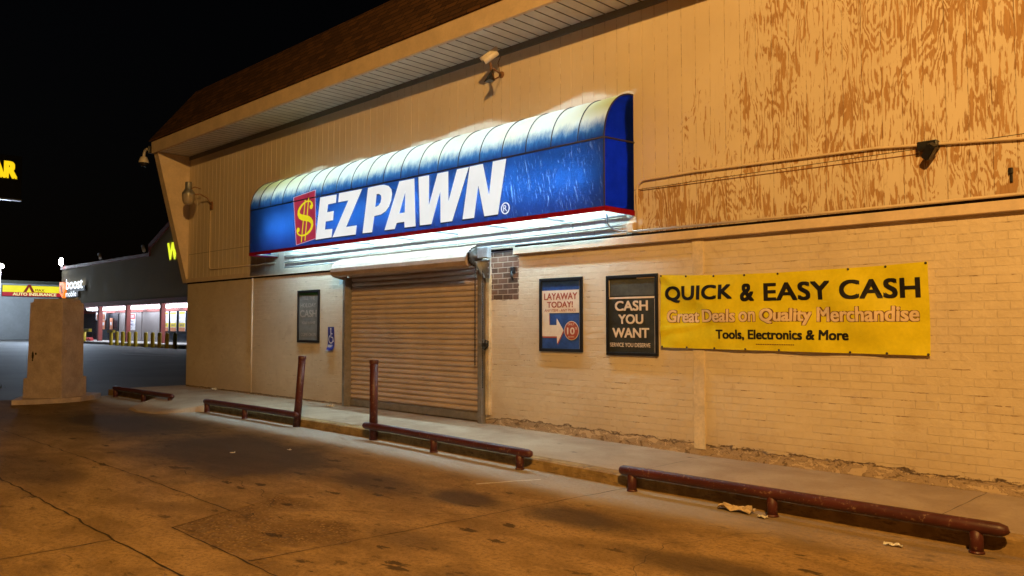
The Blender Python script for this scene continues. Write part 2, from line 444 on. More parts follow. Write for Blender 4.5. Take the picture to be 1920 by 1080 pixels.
def m_shingle():
    t = NT('brown_asphalt_shingle'); p = t.pos()
    br = t.n('ShaderNodeTexBrick'); s2 = t.math('MULTIPLY', t.z, 1.25)
    t.l(t.vec(t.x, s2), br.inputs['Vector'])
    br.inputs['Scale'].default_value = 1; br.inputs['Brick Width'].default_value = .30; br.inputs['Row Height'].default_value = .14
    br.inputs['Mortar Size'].default_value = .012; br.inputs['Mortar Smooth'].default_value = .3
    br.inputs['Color1'].default_value = (.115, .055, .025, 1); br.inputs['Color2'].default_value = (.045, .022, .012, 1)
    br.inputs['Mortar'].default_value = (.02, .011, .006, 1)
    f = t.noise(p, 40, 3)
    col = t.mix(t.smooth(f, .4, .7, 0, .5), br.outputs['Color'], (.10, .05, .025))
    return t.done(col, .9, .2, 0, t.bump(t.math('SUBTRACT', 1, br.outputs['Fac']), .8, .015))
def m_slat():
    t = NT('tan_shutter_slat'); p = t.pos()
    a = t.noise(p, 2.2, 5, .6)
    dd = t.noise(t.vec(t.math('MULTIPLY', t.x, 1.6), t.y, t.math('MULTIPLY', t.z, 28)), 1.2, 5, .72)
    col = t.mix(t.smooth(a, .3, .7), (.50, .40, .36), (.60, .48, .43))
    col = t.mix(t.smooth(dd, .56, .70, 0, .75), col, (.15, .09, .055))
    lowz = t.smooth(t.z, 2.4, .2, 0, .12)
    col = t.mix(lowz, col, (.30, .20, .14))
    return t.done(col, .5, .4, 0, None)
def m_fabric():
    t = NT('backlit_blue_vinyl'); p = t.pos()
    v = t.vec(t.math('MULTIPLY', t.x, 1.0), 0.0, t.math('MULTIPLY', t.z, 1.0))
    n = t.noise(t.vec(t.math('MULTIPLY', t.x, 6), 0.0, t.math('MULTIPLY', t.z, 2.2)), 1.6, 6, .72)
    n2 = t.noise(p, 1.7, 5, .6)
    zb = t.math('ADD', t.z, t.math('MULTIPLY', t.math('SUBTRACT', n, .5), .34))
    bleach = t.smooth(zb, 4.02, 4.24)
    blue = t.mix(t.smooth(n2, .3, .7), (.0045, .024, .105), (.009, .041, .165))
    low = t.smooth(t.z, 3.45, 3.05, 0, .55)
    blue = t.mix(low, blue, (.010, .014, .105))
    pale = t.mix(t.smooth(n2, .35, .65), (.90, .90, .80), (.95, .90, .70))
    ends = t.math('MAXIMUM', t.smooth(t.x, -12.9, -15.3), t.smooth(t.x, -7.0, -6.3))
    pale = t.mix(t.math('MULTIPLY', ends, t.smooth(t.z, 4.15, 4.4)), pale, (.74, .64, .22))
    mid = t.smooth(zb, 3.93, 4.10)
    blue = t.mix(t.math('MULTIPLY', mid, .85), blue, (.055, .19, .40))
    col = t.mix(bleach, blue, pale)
    # crazed, cracked vinyl toward the right-hand end
    cv = t.vec(t.math('ADD', t.math('ADD', t.math('MULTIPLY', t.x, 62), t.math('MULTIPLY', t.z, 5)), t.math('MULTIPLY', n, 5.0)), 0.0, t.math('MULTIPLY', t.z, 8.0))
    cr = t.noise(t.vec(t.math('ADD', t.math('MULTIPLY', t.x, 46), t.math('MULTIPLY', t.z, 9)), 0.0, t.math('MULTIPLY', t.z, 5.5)), 1.0, 3, .6, 1.2)
    crn = t.noise(t.vec(t.math('MULTIPLY', t.x, 3), 0, t.math('MULTIPLY', t.z, 3)), 1.2, 4, .6)
    zone = t.math('MULTIPLY', t.smooth(t.x, -12.5, -7.6, .12, 1.0), t.math('LESS_THAN', t.z, 3.9))
    crack = t.math('MULTIPLY', t.smooth(cr, .60, .66), t.math('MULTIPLY', t.smooth(crn, .34, .55), zone))
    col = t.mix(t.math('MULTIPLY', crack, .5), col, (.22, .32, .52))
    tr = t.n('ShaderNodeBsdfTranslucent'); t.put(tr.inputs[0], col)
    df = t.n('ShaderNodeBsdfDiffuse'); t.put(df.inputs[0], t.mix(.35, col, (.02, .05, .2)))
    gl = t.n('ShaderNodeBsdfGlossy'); gl.inputs['Roughness'].default_value = .35; t.put(gl.inputs[0], (.9, .9, .9))
    bn = t.bump(t.math('ADD', n, t.math('MULTIPLY', crack, .8)), .5, .006)
    t.l(bn, gl.inputs['Normal']); t.l(bn, df.inputs['Normal'])
    m1 = t.n('ShaderNodeMixShader'); m1.inputs[0].default_value = .33
    t.l(df.outputs[0], m1.inputs[1]); t.l(tr.outputs[0], m1.inputs[2])
    m2 = t.n('ShaderNodeMixShader'); m2.inputs[0].default_value = .05
    t.l(m1.outputs[0], m2.inputs[1]); t.l(gl.outputs[0], m2.inputs[2])
    t.l(m2.outputs[0], t.out.inputs[0])
    return t.m
def m_trans(name, c, k=.6):
    t = NT(name); p = t.pos(); n = t.noise(p, 4, 4, .6)
    col = t.mix(t.smooth(n, .3, .7), tuple(v * .75 for v in c), c)
    tr = t.n('ShaderNodeBsdfTranslucent'); t.put(tr.inputs[0], col)
    df = t.n('ShaderNodeBsdfDiffuse'); t.put(df.inputs[0], col)
    m1 = t.n('ShaderNodeMixShader'); m1.inputs[0].default_value = k
    t.l(df.outputs[0], m1.inputs[1]); t.l(tr.outputs[0], m1.inputs[2]); t.l(m1.outputs[0], t.out.inputs[0])
    return t.m
M_BRICK, M_SIDING, M_SOFFIT, M_SHING, M_SLAT, M_FAB = m_brick(), m_siding(), m_soffit(), m_shingle(), m_slat(), m_fabric()
M_TRIM = mat('cream_trim_paint', (.64, .51, .375), .6, .4, 0, .12, 3)
M_TRIM2 = mat('cream_pipe_paint', (.64, .52, .38), .5, .5, 0, .12, 5)
M_FLASH = mat('shade_flashing', (.16, .15, .135), .55, .4, 0, .15, 4)  # flashing colour darkened to deepen the shadow band under the soffit
M_DARK = mat('dark_gap_shade', (.02, .016, .012), .9, .2)
M_BLACK = mat('black_frame', (.012, .012, .014), .4, .5)
M_STEEL = mat('galvanised_steel', (.42, .43, .44), .42, .5, .8, .2, 9)
M_DSTEEL = mat('dull_guide_steel', (.26, .24, .23), .5, .5, .4, .25, 7)
M_IRON = mat('greasy_iron', (.05, .045, .04), .5, .5, .5, .3, 14)
M_HOOD = mat('tan_hood_metal', (.40, .28, .20), .38, .5, .1, .2, 3)
M_RUST = mat('rusty_pipe', (.20, .10, .05), .8, .3, 0, .4, 10)

# ------------------------------------------------------------------ sodium street lamp that lights the forecourt (stands behind the camera)
LX, LY, LZ = 2.2, -10.3, 8.5
lamp = thing('street_lamp', (LX, LY - 1.6, zg(LX)), 'tall grey street lamp with orange light standing behind the forecourt', 'street lamp')
MB().tube([(LX, LY - 1.6, zg(LX)), (LX, LY - 1.6, 5), (LX, LY - 1.6, LZ + .2)], [.11, .09, .06], 12).build('pole', M_STEEL, lamp)
MB().tube([(LX, LY - 1.6, LZ + .15), (LX, LY - 1.2, LZ + .32), (LX, LY - .3, LZ + .36)], .035, 8).build('arm', M_STEEL, lamp)
MB().lathe([(.01, .42), (.12, .40), (.22, .28), (.24, .17), (.23, .165)], (LX, LY, LZ), 20).build('lamp_shade', M_STEEL, lamp)
ld = bpy.data.lights.new('sodium_bulb', 'POINT'); ld.energy = SODIUM_W; ld.color = (1.0, .53, .14); ld.shadow_soft_size = .10
lo = bpy.data.objects.new('sodium_bulb', ld); COL.objects.link(lo); lo.parent = lamp
lo.location = Vector((LX, LY, LZ)) - lamp.location

# ------------------------------------------------------------------ ground
xs = [-700, -300, -160, -110, -100, -88, -75, -60, -48, -40, -30, -24, -20.2, -16, -13, -11, -9, -7, -5.3, -3.5, -1.9, 2, 8, 20, 60, 200, 700]
ys = [-700, -200, -60, -25, -12, -6, -3, 0, 10, 25, 60, 200, 700]
g = MB()
g.add([(x, y, zg(x) - .012) for y in ys for x in xs],
      [(j*len(xs)+i, j*len(xs)+i+1, (j+1)*len(xs)+i+1, (j+1)*len(xs)+i) for j in range(len(ys)-1) for i in range(len(xs)-1)], True)
struct(g.build('ground', M_ASPH))
g = MB()
cx = [-20.2, -19, -18, -16, -14.5, -13, -12, -11, -10, -9, -8, -7, -6, -5.3, -4.5, -3.5, -1.9, 0, 2, 8, 14]
def cy0(x): return -40
g.add([(x - (.8 if (y < -4 and x < -20) else 0), y, zg(x)) for y in (-40, -12, -5, -3, -1.0) for x in cx],
      [(j*len(cx)+i, j*len(cx)+i+1, (j+1)*len(cx)+i+1, (j+1)*len(cx)+i) for j in range(4) for i in range(len(cx)-1)], True)
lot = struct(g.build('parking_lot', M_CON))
# expansion joints and cracks (wandering tar lines lying on the slab)
def line_strip(mb, pts, w, jag=.02, step=.12, seed=0, lift=.003, zf=zg):
    P = []
    for a, b in zip(pts[:-1], pts[1:]):
        n = max(2, int(math.dist(a, b) / step))
        for i in range(n): P.append((a[0] + (b[0]-a[0]) * i / n, a[1] + (b[1]-a[1]) * i / n))
    P.append(pts[-1])
    V = []
    for i, q in enumerate(P):
        d = Vector(P[min(i+1, len(P)-1)]) - Vector(P[max(i-1, 0)]); nrm = Vector((-d.y, d.x)).normalized()
        o = noise.noise((q[0] * 4, q[1] * 4, seed)) * jag
        ww = w * .62 * (.45 + 1.1 * abs(noise.noise((q[0] * 7, q[1] * 7, seed + 5))) )
        for k in (-1, 1):
            r = Vector(q) + nrm * (o + k * ww); V.append((r.x, r.y, zf(r.x) + lift))
    mb.add(V, [(2*i, 2*i+1, 2*i+3, 2*i+2) for i in range(len(P)-1)])
j = MB()
line_strip(j, [(-5.13, -1.72), (-5.28, -3.25), (-5.5, -5.8)], .012, .03, .1, 1)
line_strip(j, [(-19, -6.36), (-6.7, -6.3), (-3.4, -6.26)], .02, .03, .1, 2)
line_strip(j, [(-19.5, -5.25), (-13, -5.23), (-7.0, -5.2)], .014, .03, .1, 3)
line_strip(j, [(-6.8, -5.82), (-5.05, -5.82), (-3.2, -5.86)], .014, .02, .1, 4)
line_strip(j, [(-6.74, -6.3), (-6.76, -7.6), (-6.8, -9.5)], .016, .02, .1, 5)
line_strip(j, [(-7.02, -5.2), (-6.78, -5.82)], .01, .01, .08, 6)
line_strip(j, [(-9.75, -4.8), (-8.9, -4.75), (-8.2, -4.55), (-7.5, -4.6), (-6.9, -4.85)], .008, .08, .07, 7)
line_strip(j, [(-6.6, -4.75), (-6.0, -4.2), (-5.3, -3.6)], .006, .08, .07, 8)
line_strip(j, [(-12, -8.2), (-8, -7.9), (-6.78, -7.4)], .008, .1, .1, 9)
line_strip(j, [(-3.2, -2.3), (-3.6, -3.3), (-3.3, -4.4)], .006, .12, .07, 10)
j.v = [v for v in j.v]; j.build('joint', M_JOINT, lot)
# traces of the painted stall line
M_LINE = mat('worn_white_line', (.55, .47, .36), .8, .3, 0, .3, 20)
sl = MB(); line_strip(sl, [(-6.05, -2.05), (-6.35, -2.75)], .045, .02, .06, 4, .0035)
sl.build('painted_line', M_LINE, lot)

# sidewalk, kerb, ramp
X0, X1, KY = -20.45, 9.0, -1.68
sx = [-20.45, -19, -18, -17, -16, -15, -14, -13, -12, -11, -10, -9, -8, -7, -6, -5.3, -4.5, -3.5, -1.9, 0, 3, 9]
def slab(y0, y1, up, xs_, lowz):
    mb = MB(); n = len(xs_)
    V = []
    for x in xs_: V += [(x, y0, zs(x) + up), (x, y1, zs(x) + up), (x, y1, lowz(x)), (x, y0, lowz(x))]
    F = []
    for i in range(n - 1):
        for k in range(4): F.append((4*i+k, 4*i+(k+1) % 4, 4*i+4+(k+1) % 4, 4*i+4+k))
    F += [(0, 1, 2, 3), (4*n-1, 4*n-2, 4*n-3, 4*n-4)]
    return mb.add(V, F)
side = struct(slab(-1.53, .3, 0, sx, lambda x: zg(x) - .3).build('sidewalk', M_SIDE))
jm = MB()
for x in (-17.2, -14.2, -11.2, -8.2, -5.2, -2.2): line_strip(jm, [(x, -1.55), (x + .03, 0)], .006, .01, .1, int(x), .0025, zs)
line_strip(jm, [(-11.4, -.95), (-10.6, -.75), (-9.8, -.8), (-9.3, -.55)], .006, .09, .06, 3, .0025, zs)
jm.build('joint', M_JOINT, side)
def kerb_run(xa, xb):
    n = max(2, int((xb - xa) / .25)); mb = MB()
    prof = [(-1.53, .0), (-1.655, .0), (-1.68, -.02), (-1.685, -.2)]
    V = []; F = []
    for i in range(n + 1):
        x = xa + (xb - xa) * i / n; q = noise.noise((x * 3.1, 1, 4)) * .008
        V += [(x, y + (q if k else 0), zs(x) + z - (.003 if k < 2 else 0) + q * .5) for k, (y, z) in enumerate(prof)]
    for i in range(n):
        for k in range(3): F.append((4*i+k, 4*i+k+1, 4*i+4+k+1, 4*i+4+k))
    F += [(0, 1, 2, 3), (4*n+3, 4*n+2, 4*n+1, 4*n)]
    mb.add(V, F); return mb
kb = kerb_run(-15.06, 9.0); k2 = kerb_run(-20.45, -17.5)
kb.add(k2.v, k2.f)
struct(kb.build('kerb', M_KERB))
rp = MB()
rp.add([(-15.06, -1.53, 0), (-17.5, -1.53, 0), (-15.06, -1.70, -.004), (-17.5, -1.70, -.004), (-16.45, -2.62, -.085), (-15.9, -2.70, -.10), (-15.38, -2.6, -.11),
        (-15.03, -1.74, -.16), (-17.75, -1.74, -.16), (-16.52, -2.68, -.16), (-15.9, -2.75, -.16), (-15.3, -2.66, -.16)],
       [(0, 1, 3, 2), (2, 3, 4, 5, 6), (2, 6, 11, 7), (6, 5, 10, 11), (5, 4, 9, 10), (4, 3, 8, 9), (3, 1, 8), (0, 2, 7)])
struct(rp.build('kerb_ramp', M_SIDE))

# grass verge at the far left
def m_grass():
    t = NT('dark_grass'); p = t.pos(); n = t.noise(p, 3, 4)
    return t.done(t.mix(t.smooth(n, .3, .7), (.025, .035, .012), (.06, .075, .025)), .8, .3)
gr = MB(); R_ = random.Random(5)
for _ in range(5200):
    x = R_.uniform(-34, -24.5); y = -4.9 + (x + 29) * .12 + R_.uniform(-2.8, 1.5)
    z = zg(x) - .012; h = R_.uniform(.04, .11); a = R_.uniform(0, pi); w = .018
    gr.add([(x - w*cos(a), y - w*sin(a), z), (x + w*cos(a), y + w*sin(a), z), (x + R_.uniform(-.04, .04), y + R_.uniform(-.04, .04), z + h)], [(0, 1, 2)])
struct(gr.build('grass', m_grass(), fix=False), 'stuff')

# ------------------------------------------------------------------ the store building
ST = thing('store_building', (-10, 0, 0), 'large cream painted brick and plywood store building with overhanging shingled roof', 'building')
EX = 8.0                           # the wall runs on past the right of the frame
# brick storey: the wall has a door opening behind the shutter
bw = MB()
DX0, DX1, DZ = -12.86, -9.16, 2.64
bw.box(-20.0, DX0, 0, .3, -.4, 2.66); bw.box(DX1, EX, 0, .3, -.4, 2.66); bw.box(DX0, DX1, .002, .3, DZ, 2.66); bw.box(DX0, DX1, .26, .3, -.4, DZ)
bw.build('brick_wall', M_BRICK, ST)
bk = MB(); bk.box(-20.0, -19.7, .3, 16, -.4, 5.8); bk.build('side_wall', M_BRICK, ST)
# plywood storey with real saw grooves
sd = MB(); V = []; F = []; pitch = .2034
i0 = int(-20.0 / pitch) - 1; prof = [(-20.0, .03)]
i = i0
while True:
    xg = (i + .5) * pitch + pitch * .5            # groove centre where frac(x/pitch) = 0
    i += 1
    if xg < -19.95: continue
    if xg > EX - .1: break
    seam = abs((xg / 1.2204) - round(xg / 1.2204)) < .02
    w, d = (.006, .010) if seam else (.004, .004)
    prof += [(xg - w, .03), (xg - w * .7, .03 + d), (xg + w * .7, .03 + d), (xg + w, .03)]
prof.append((EX, .03))
SY = -.03
for x, y in prof: V += [(x, y + SY, 2.69), (x, y + SY, 3.305), (x, y + SY, 3.312), (x, y + SY, 5.82)]
for k in range(len(prof) - 1):
    F.append((4*k, 4*k+4, 4*k+5, 4*k+1)); F.append((4*k+2, 4*k+6, 4*k+7, 4*k+3))
sd.add(V, F)
sd.build('siding', M_SIDING, ST)
bkk = MB(); bkk.box(-20.0, EX, .016, .3, 2.66, 5.95); bkk.build('backing_wall', M_DARK, ST)
# horizontal seam flashing, cover boards
MB().bbox(-8.42, EX, -.075, .014, 2.585, 2.69, .006).build('ledge_board', M_TRIM, ST)
MB().box(-8.42, EX, -.03, .012, 2.692, 2.725).build('ledge_flashing', M_DARK, ST)
lb = MB(); lb.box(-20.0, -12.75, -.035, .014, 2.60, 2.70); lb.build('ledge_board', M_TRIM, ST)
dg_ = MB(); dg_.box(-20.0, -12.95, -.012, .012, 2.565, 2.597); dg_.build('ledge_shadow', M_DARK, ST)  # solid dark strip standing in for the shadow under the ledge board
# conduits that run along the siding under the awning are separate things (below)
# control strip in the brick and its left twin
MB().bbox(-5.355, -5.2, -.016, .02, .0, 2.58, .004).build('control_strip', mat('yellowed_wall_paint', (.64, .535, .40), .6, .4, 0, .2, 5, .004), ST)
# soffit (ribbed vinyl), fascia, flashing at the wall
OV = -.845
sf = MB(); V = []; F = []; pr = [(-20.0, 5.82)]; x = -19.9
while x < EX:
    pr += [(x - .012, 5.82), (x - .008, 5.832), (x + .008, 5.832), (x + .012, 5.82)]; x += .203
pr.append((EX, 5.82))
for x, z in pr: V += [(x, 0.0, z), (x, OV + .03, z)]
for k in range(len(pr) - 1): F.append((2*k, 2*k+1, 2*k+3, 2*k+2))
sf.add(V, F); sf.build('soffit', M_SOFFIT, ST)
sb = MB()
for a, b, hgt in ((-20.0, -11.9, .10), (-11.89, -9.0, .085), (-8.99, EX, .10)): sb.box(a, b, -.022, -.002, 5.815 - hgt, 5.815)
sb.build('soffit_trim', M_FLASH, ST)
MB().bbox(-20.25, EX, OV - .03, OV + .03, 5.80, 6.12, .006).build('fascia', M_TRIM, ST)
# end wing: the triangular cheek closing the overhang on the left
wg = MB()
wg.prism([(.3, 2.60), (-.02, 2.60), (OV + .035, 5.815), (.3, 5.815)], lambda u, v, t: (t, u, v), -20.01, -20.25)
wg.build('end_wing', M_TRIM, ST)
# mansard roof
rf = MB()
e0, e1, zt, yr = OV - .07, -.05, 6.13, 1.0
rf.add([(-20.32, e0, zt), (EX, e0, zt), (EX, .0, 7.44), (-19.75, .0, 7.44), (-19.75, 14, 7.44), (EX, 14, 7.44), (-20.32, 16, zt),
        (-20.32, e0, zt - .035), (EX, e0, zt - .035), (-20.32, 16, zt - .035), (EX, .0, zt - .035)],
       [(0, 1, 2, 3), (3, 2, 5, 4), (0, 3, 4, 6), (0, 7, 8, 1), (0, 6, 9, 7), (7, 9, 10, 8)])
rf.build('roof', M_SHING, ST)

# ------------------------------------------------------------------ awning sign
AW = thing('awning_sign', (-10.9, 0, 3.0), 'long glowing blue awning sign with white lettering over the shutter', 'awning')
AX0, AX1, AZ0, AZB, AZT, AY = -15.55, -6.24, 2.985, 3.915, 4.585, -.635
def aprof(s):                                   # front bottom -> bend -> top edge at the wall
    H = AZB - AZ0
    if s <= .5: return (AY, AZ0 + H * s * 2)
    a = (s - .5) * 2 * pi / 2
    return (AY + (-AY - .008) * (1 - cos(a)), AZB + (AZT - AZB) * sin(a))
def afab(u, v):
    x = AX0 + (AX1 - AX0) * u; y, z = aprof(v)
    sag = abs(sin(((x + 13.763) / .4725) * pi))
    if v > .5:
        k = (v - .5) * 2; bulge = .010 * sag * sin(k * pi)
        y -= bulge; z += bulge
        if v > .9:
            gap = max(0.0, noise.noise((x * 1.35, 3.3, 0)) * .055 + .018 + noise.noise((x * 6, 1, 0)) * .012)
            y -= gap * (v - .9) * 10; z -= gap * .2 * (v - .9) * 10
    else: y += noise.noise((x * 1.1, z * 1.5, 7)) * .006
    return (x, y, z)
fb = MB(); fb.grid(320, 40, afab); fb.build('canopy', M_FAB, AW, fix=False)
M_END = m_trans('royal_blue_end_vinyl', (.004, .014, .20), .25)
def end_panel(x):
    pts = [aprof(k / 40) for k in range(41)] + [(-.0, AZT), (-.0, AZ0)]
    return MB().add([(x, y, z) for y, z in pts], [list(range(len(pts)))])
ep = end_panel(AX1); ep.build('end_panel', M_END, AW, fix=False)
end_panel(AX0).build('end_panel', M_END, AW, fix=False)
M_RED = m_trans('dark_red_trim_vinyl', (.30, .010, .025), .08)
rt_ = MB(); rt_.box(AX0 - .012, AX1 + .012, AY - .014, AY - .004, AZ0 - .016, AZ0 + .045)
rt_.box(AX1 + .003, AX1 + .013, AY - .004, 0, AZ0 - .02, AZ0 + .05); rt_.box(AX0 - .013, AX0 - .003, AY - .004, 0, AZ0 - .02, AZ0 + .05)
rt_.build('valance', M_RED, AW)
M_SEAM = mat('dark_seam_bead', (.03, .025, .045), .5, .4)
sm = MB()
for k in range(-3, 17):
    x = -13.763 + .4725 * k
    if x < AX0 + .1 or x > AX1 - .1: continue
    path = [(x, aprof(.5 + .5 * i / 14)[0] - .006, aprof(.5 + .5 * i / 14)[1] + .004) for i in range(15)]
    sm.tube(path, .0075, 6)
sm.tube([(AX0, AY - .008, AZB), (AX1, AY - .008, AZB)], .013, 6)
for x in (AX0, AX1): sm.tube([(x, aprof(i / 30)[0] - .004, aprof(i / 30)[1] + .003) for i in range(31)], .011, 6)
sm.tube([(AX1 + .006, AY, AZB), (AX1 + .006, 0, AZB + .03)], .012, 6)
sm.build('seam', M_SEAM, AW)
# backlit letters on the vinyl
M_LET = emit('backlit_white_letter', (.93, .96, .96), .9, .08, 2)
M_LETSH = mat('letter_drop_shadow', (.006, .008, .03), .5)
GL = {
 'E': ([(-12.85,3.886),(-12.324,3.879),(-12.339,3.733),(-12.599,3.73),(-12.626,3.587),(-12.408,3.589),(-12.428,3.424),(-12.669,3.421),(-12.693,3.275),(-12.447,3.268),(-12.471,3.117),(-12.99,3.112)], []),
 'Z': ([(-12.227,3.891),(-11.531,3.884),(-12.006,3.262),(-11.683,3.264),(-11.712,3.107),(-12.428,3.112),(-11.934,3.733),(-12.255,3.733)], []),
 'P': ([(-11.343,3.883),(-11.0,3.885),(-10.888,3.879),(-10.772,3.845),(-10.696,3.783),(-10.672,3.699),(-10.693,3.598),(-10.749,3.499),(-10.844,3.428),(-10.979,3.385),(-11.165,3.377),(-11.227,3.106),(-11.494,3.11)],
       [[(-11.105,3.747),(-11.022,3.74),(-10.967,3.704),(-10.959,3.651),(-10.981,3.588),(-11.039,3.542),(-11.141,3.523)]]),
 'A': ([(-10.468,3.882),(-10.086,3.879),(-10.047,3.105),(-10.323,3.107),(-10.328,3.204),(-10.539,3.202),(-10.594,3.107),(-10.863,3.11)], [[(-10.307,3.714),(-10.319,3.353),(-10.473,3.353)]]),
 'W': ([(-9.969,3.887),(-9.715,3.884),(-9.716,3.38),(-9.5,3.882),(-9.255,3.882),(-9.247,3.39),(-9.043,3.884),(-8.785,3.884),(-9.158,3.105),(-9.422,3.106),(-9.431,3.615),(-9.652,3.105),(-9.927,3.108)], []),
 'N': ([(-8.757,3.886),(-8.48,3.886),(-8.343,3.393),(-8.262,3.89),(-7.996,3.89),(-8.161,3.111),(-8.439,3.11),(-8.574,3.599),(-8.668,3.108),(-8.915,3.11)], []),
}
fnA = lambda u, v, t: (u, AY - t, v)
lt = MB(); ls = MB()
for k, (o, h) in GL.items():
    fill2d(lt, o, h, fnA, .009, .018)
    sh = lambda P, dx, dz: [(a + dx, b + dz) for a, b in P]
    cxm = sum(a for a, b in o) / len(o); czm = 3.5
    gw = lambda P, f: [(cxm + (a - cxm) * f, czm + (b - czm) * f) for a, b in P]
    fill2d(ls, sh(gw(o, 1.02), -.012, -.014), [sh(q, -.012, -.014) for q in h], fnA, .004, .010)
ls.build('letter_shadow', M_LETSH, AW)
lt.build('lettering', M_LET, AW)
rg = MB(); c0 = (-8.012, 3.183); n = 28
ring = lambda r: [(c0[0] + r * cos(2*pi*i/n), c0[1] + r * sin(2*pi*i/n)) for i in range(n)]
fill2d(rg, ring(.085), [ring(.07)[::-1]], fnA, .008, .014)
add_text(rg, 'R', c0[0] - .036, c0[0] + .038, c0[1] - .045, c0[1] + .045, lambda u, v: fnA(u, v, .014), .01)
rg.build('registered_mark', M_LET, AW)
# red panel with the dollar sign
def onprof(x, z):                                # height along the awning's face
    if z <= AZB: return (x, AY - .010, z)
    s = math.asin(min(1, (z - AZB) / (AZT - AZB))); return (x, AY + (-AY - .008) * (1 - cos(s)) - .010, z + .006)
M_DRED = emit('backlit_red_panel', (.62, .05, .11), .62, .25, 5)
dp = MB()
def dpan(u, v):
    xl = -13.69 - .125 * v + .01; xr = -12.983 - .055 * v
    zt_ = 3.985 + .06 * u; zb_ = 3.06 + .075 * u
    x = xl + (xr - xl) * u; return onprof(x, zb_ + (zt_ - zb_) * v)
dp.grid(8, 16, dpan); dpo = dp.build('dollar_panel', M_DRED, AW)
M_PINK = emit('pale_pink_border', (.85, .5, .6), .7)
db = MB()
for u in (0.0, 1.0): db.tube([tuple(Vector(dpan(u, v / 16)) + Vector((0, -.004, 0))) for v in range(17)], .005, 5)
for v in (0.0, 1.0): db.tube([tuple(Vector(dpan(u / 8, v)) + Vector((0, -.004, 0))) for u in range(9)], .005, 5)
db.build('border', M_PINK, dpo)
M_YEL = emit('backlit_yellow', (.92, .80, .02), .85, .1)
ds = MB()
SP = [(-13.128,3.75),(-13.135,3.808),(-13.185,3.85),(-13.26,3.866),(-13.35,3.86),(-13.423,3.838),(-13.5,3.80),(-13.57,3.745),(-13.6,3.70),(-13.6,3.65),(-13.56,3.605),(-13.48,3.575),(-13.342,3.548),(-13.25,3.53),(-13.183,3.5),(-13.13,3.455),(-13.115,3.40),(-13.14,3.34),(-13.2,3.29),(-13.286,3.25),(-13.38,3.228),(-13.482,3.224),(-13.57,3.243),(-13.634,3.283),(-13.65,3.325),(-13.611,3.365)]
W_ = [.05,.03,.018,.018,.018,.022,.03,.04,.048,.056,.065,.07,.07,.066,.06,.054,.048,.04,.034,.028,.022,.018,.018,.022,.034,.05]
V = []
for i, q in enumerate(SP):
    d = Vector(SP[min(i+1, len(SP)-1)]) - Vector(SP[max(i-1, 0)]); nn = Vector((-d.y, d.x)).normalized() * W_[i] * .8
    V += [fnA(q[0] + nn.x, q[1] + nn.y, .019), fnA(q[0] - nn.x, q[1] - nn.y, .019)]
ds.add(V, [(2*i, 2*i+1, 2*i+3, 2*i+2) for i in range(len(SP)-1)])
for c in ((-13.155, 3.745), (-13.607, 3.345)):
    ds.add([fnA(c[0] + .052 * cos(a * pi / 9), c[1] + .045 * sin(a * pi / 9), .0192) for a in range(18)], [list(range(18))])
for a, b in (((-13.37, 3.90), (-13.492, 3.10)), ((-13.248, 3.925), (-13.362, 3.12))):
    ds.add([fnA(a[0] - .015, a[1], .0195), fnA(a[0] + .015, a[1], .0195), fnA(b[0] + .015, b[1], .0195), fnA(b[0] - .015, b[1], .0195)], [(0, 1, 2, 3)])
ds.build('dollar_sign', M_YEL, AW)
# frame, added shading plates and fluorescent tubes inside
fr = MB()
for k in range(9):
    x = AX0 + .06 + (AX1 - AX0 - .12) * k / 8
    fr.box(x - .012, x + .012, AY + .02, -.005, AZ0 + .005, AZ0 + .03)
fr.box(AX0 + .03, AX1 - .03, AY + .004, AY + .014, AZ0 - .004, AZ0 + .02)
for x in (AX0 + .03, AX1 - .03): fr.prism([(-.005, AZ0 + .04), (-.17, AZ0 + .04), (-.15, 3.7), (-.20, 4.2), (-.16, 4.45), (-.005, 4.55)], lambda u, v, t: (t, u, v), x - .006, x + .006)  # opaque plates added to shade the back of the end panels
fr.build('frame', M_STEEL, AW)
t = NT('fluorescent_tube'); p = t.pos()
t.put(t.b.inputs['Emission Color'], (.55, .86, 1.0)); t.b.inputs['Emission Strength'].default_value = TUBE_E
M_TUBE = t.done((.8, .8, .8), .4)
for k in range(7):
    xa = -14.9 + k * 1.205
    MB().tube([(xa, -.36, 3.46), (xa + 1.17, -.36, 3.46)], .022, 8).build('tube_lamp', M_TUBE, AW)

# ------------------------------------------------------------------ conduits on the siding
def conduit(path, r, label, m=M_TRIM2, group=None):
    o = MB().tube(path, r, 8).build('conduit', m, loc=path[0])
    return tag(o, label, 'conduit', group)
def bend(c, r, a0, a1, n=6): return [(c[0] + r * cos(rad(a0 + (a1 - a0) * i / n)), c[1], c[2] + r * sin(rad(a0 + (a1 - a0) * i / n))) for i in range(n + 1)]
conduit([(-6.17, -.03, 2.75), (-6.17, -.03, 3.28)] + bend((-6.04, -.03, 3.29), .13, 180, 95) + [(-5.3, -.03, 3.425), (-3.1, -.03, 3.375), (-1.8, -.03, 3.262), (EX, -.03, 3.0)], .015, 'cream painted conduit bending at the awning end and crossing the peeling plywood')
conduit([(-6.2, -.075, 2.748), (-3.2, -.075, 2.738), (EX, -.075, 2.70)], .016, 'cream conduit lying straight on top of the ledge board')
M_PALE = mat('pale_grey_conduit', (.55, .56, .55), .45, .5, .1, .12)
for z, lab in ((2.975, 'highest pale conduit running under the lit awning'), (2.847, 'pale conduit running between two others under the lit awning'), (2.735, 'lowest pale conduit running under the lit awning, just above the roller shutter')):
    conduit([(-15.2, -.03, z), (-10, -.03, z), (-6.35, -.03, z + .004)], .014, lab, M_PALE)
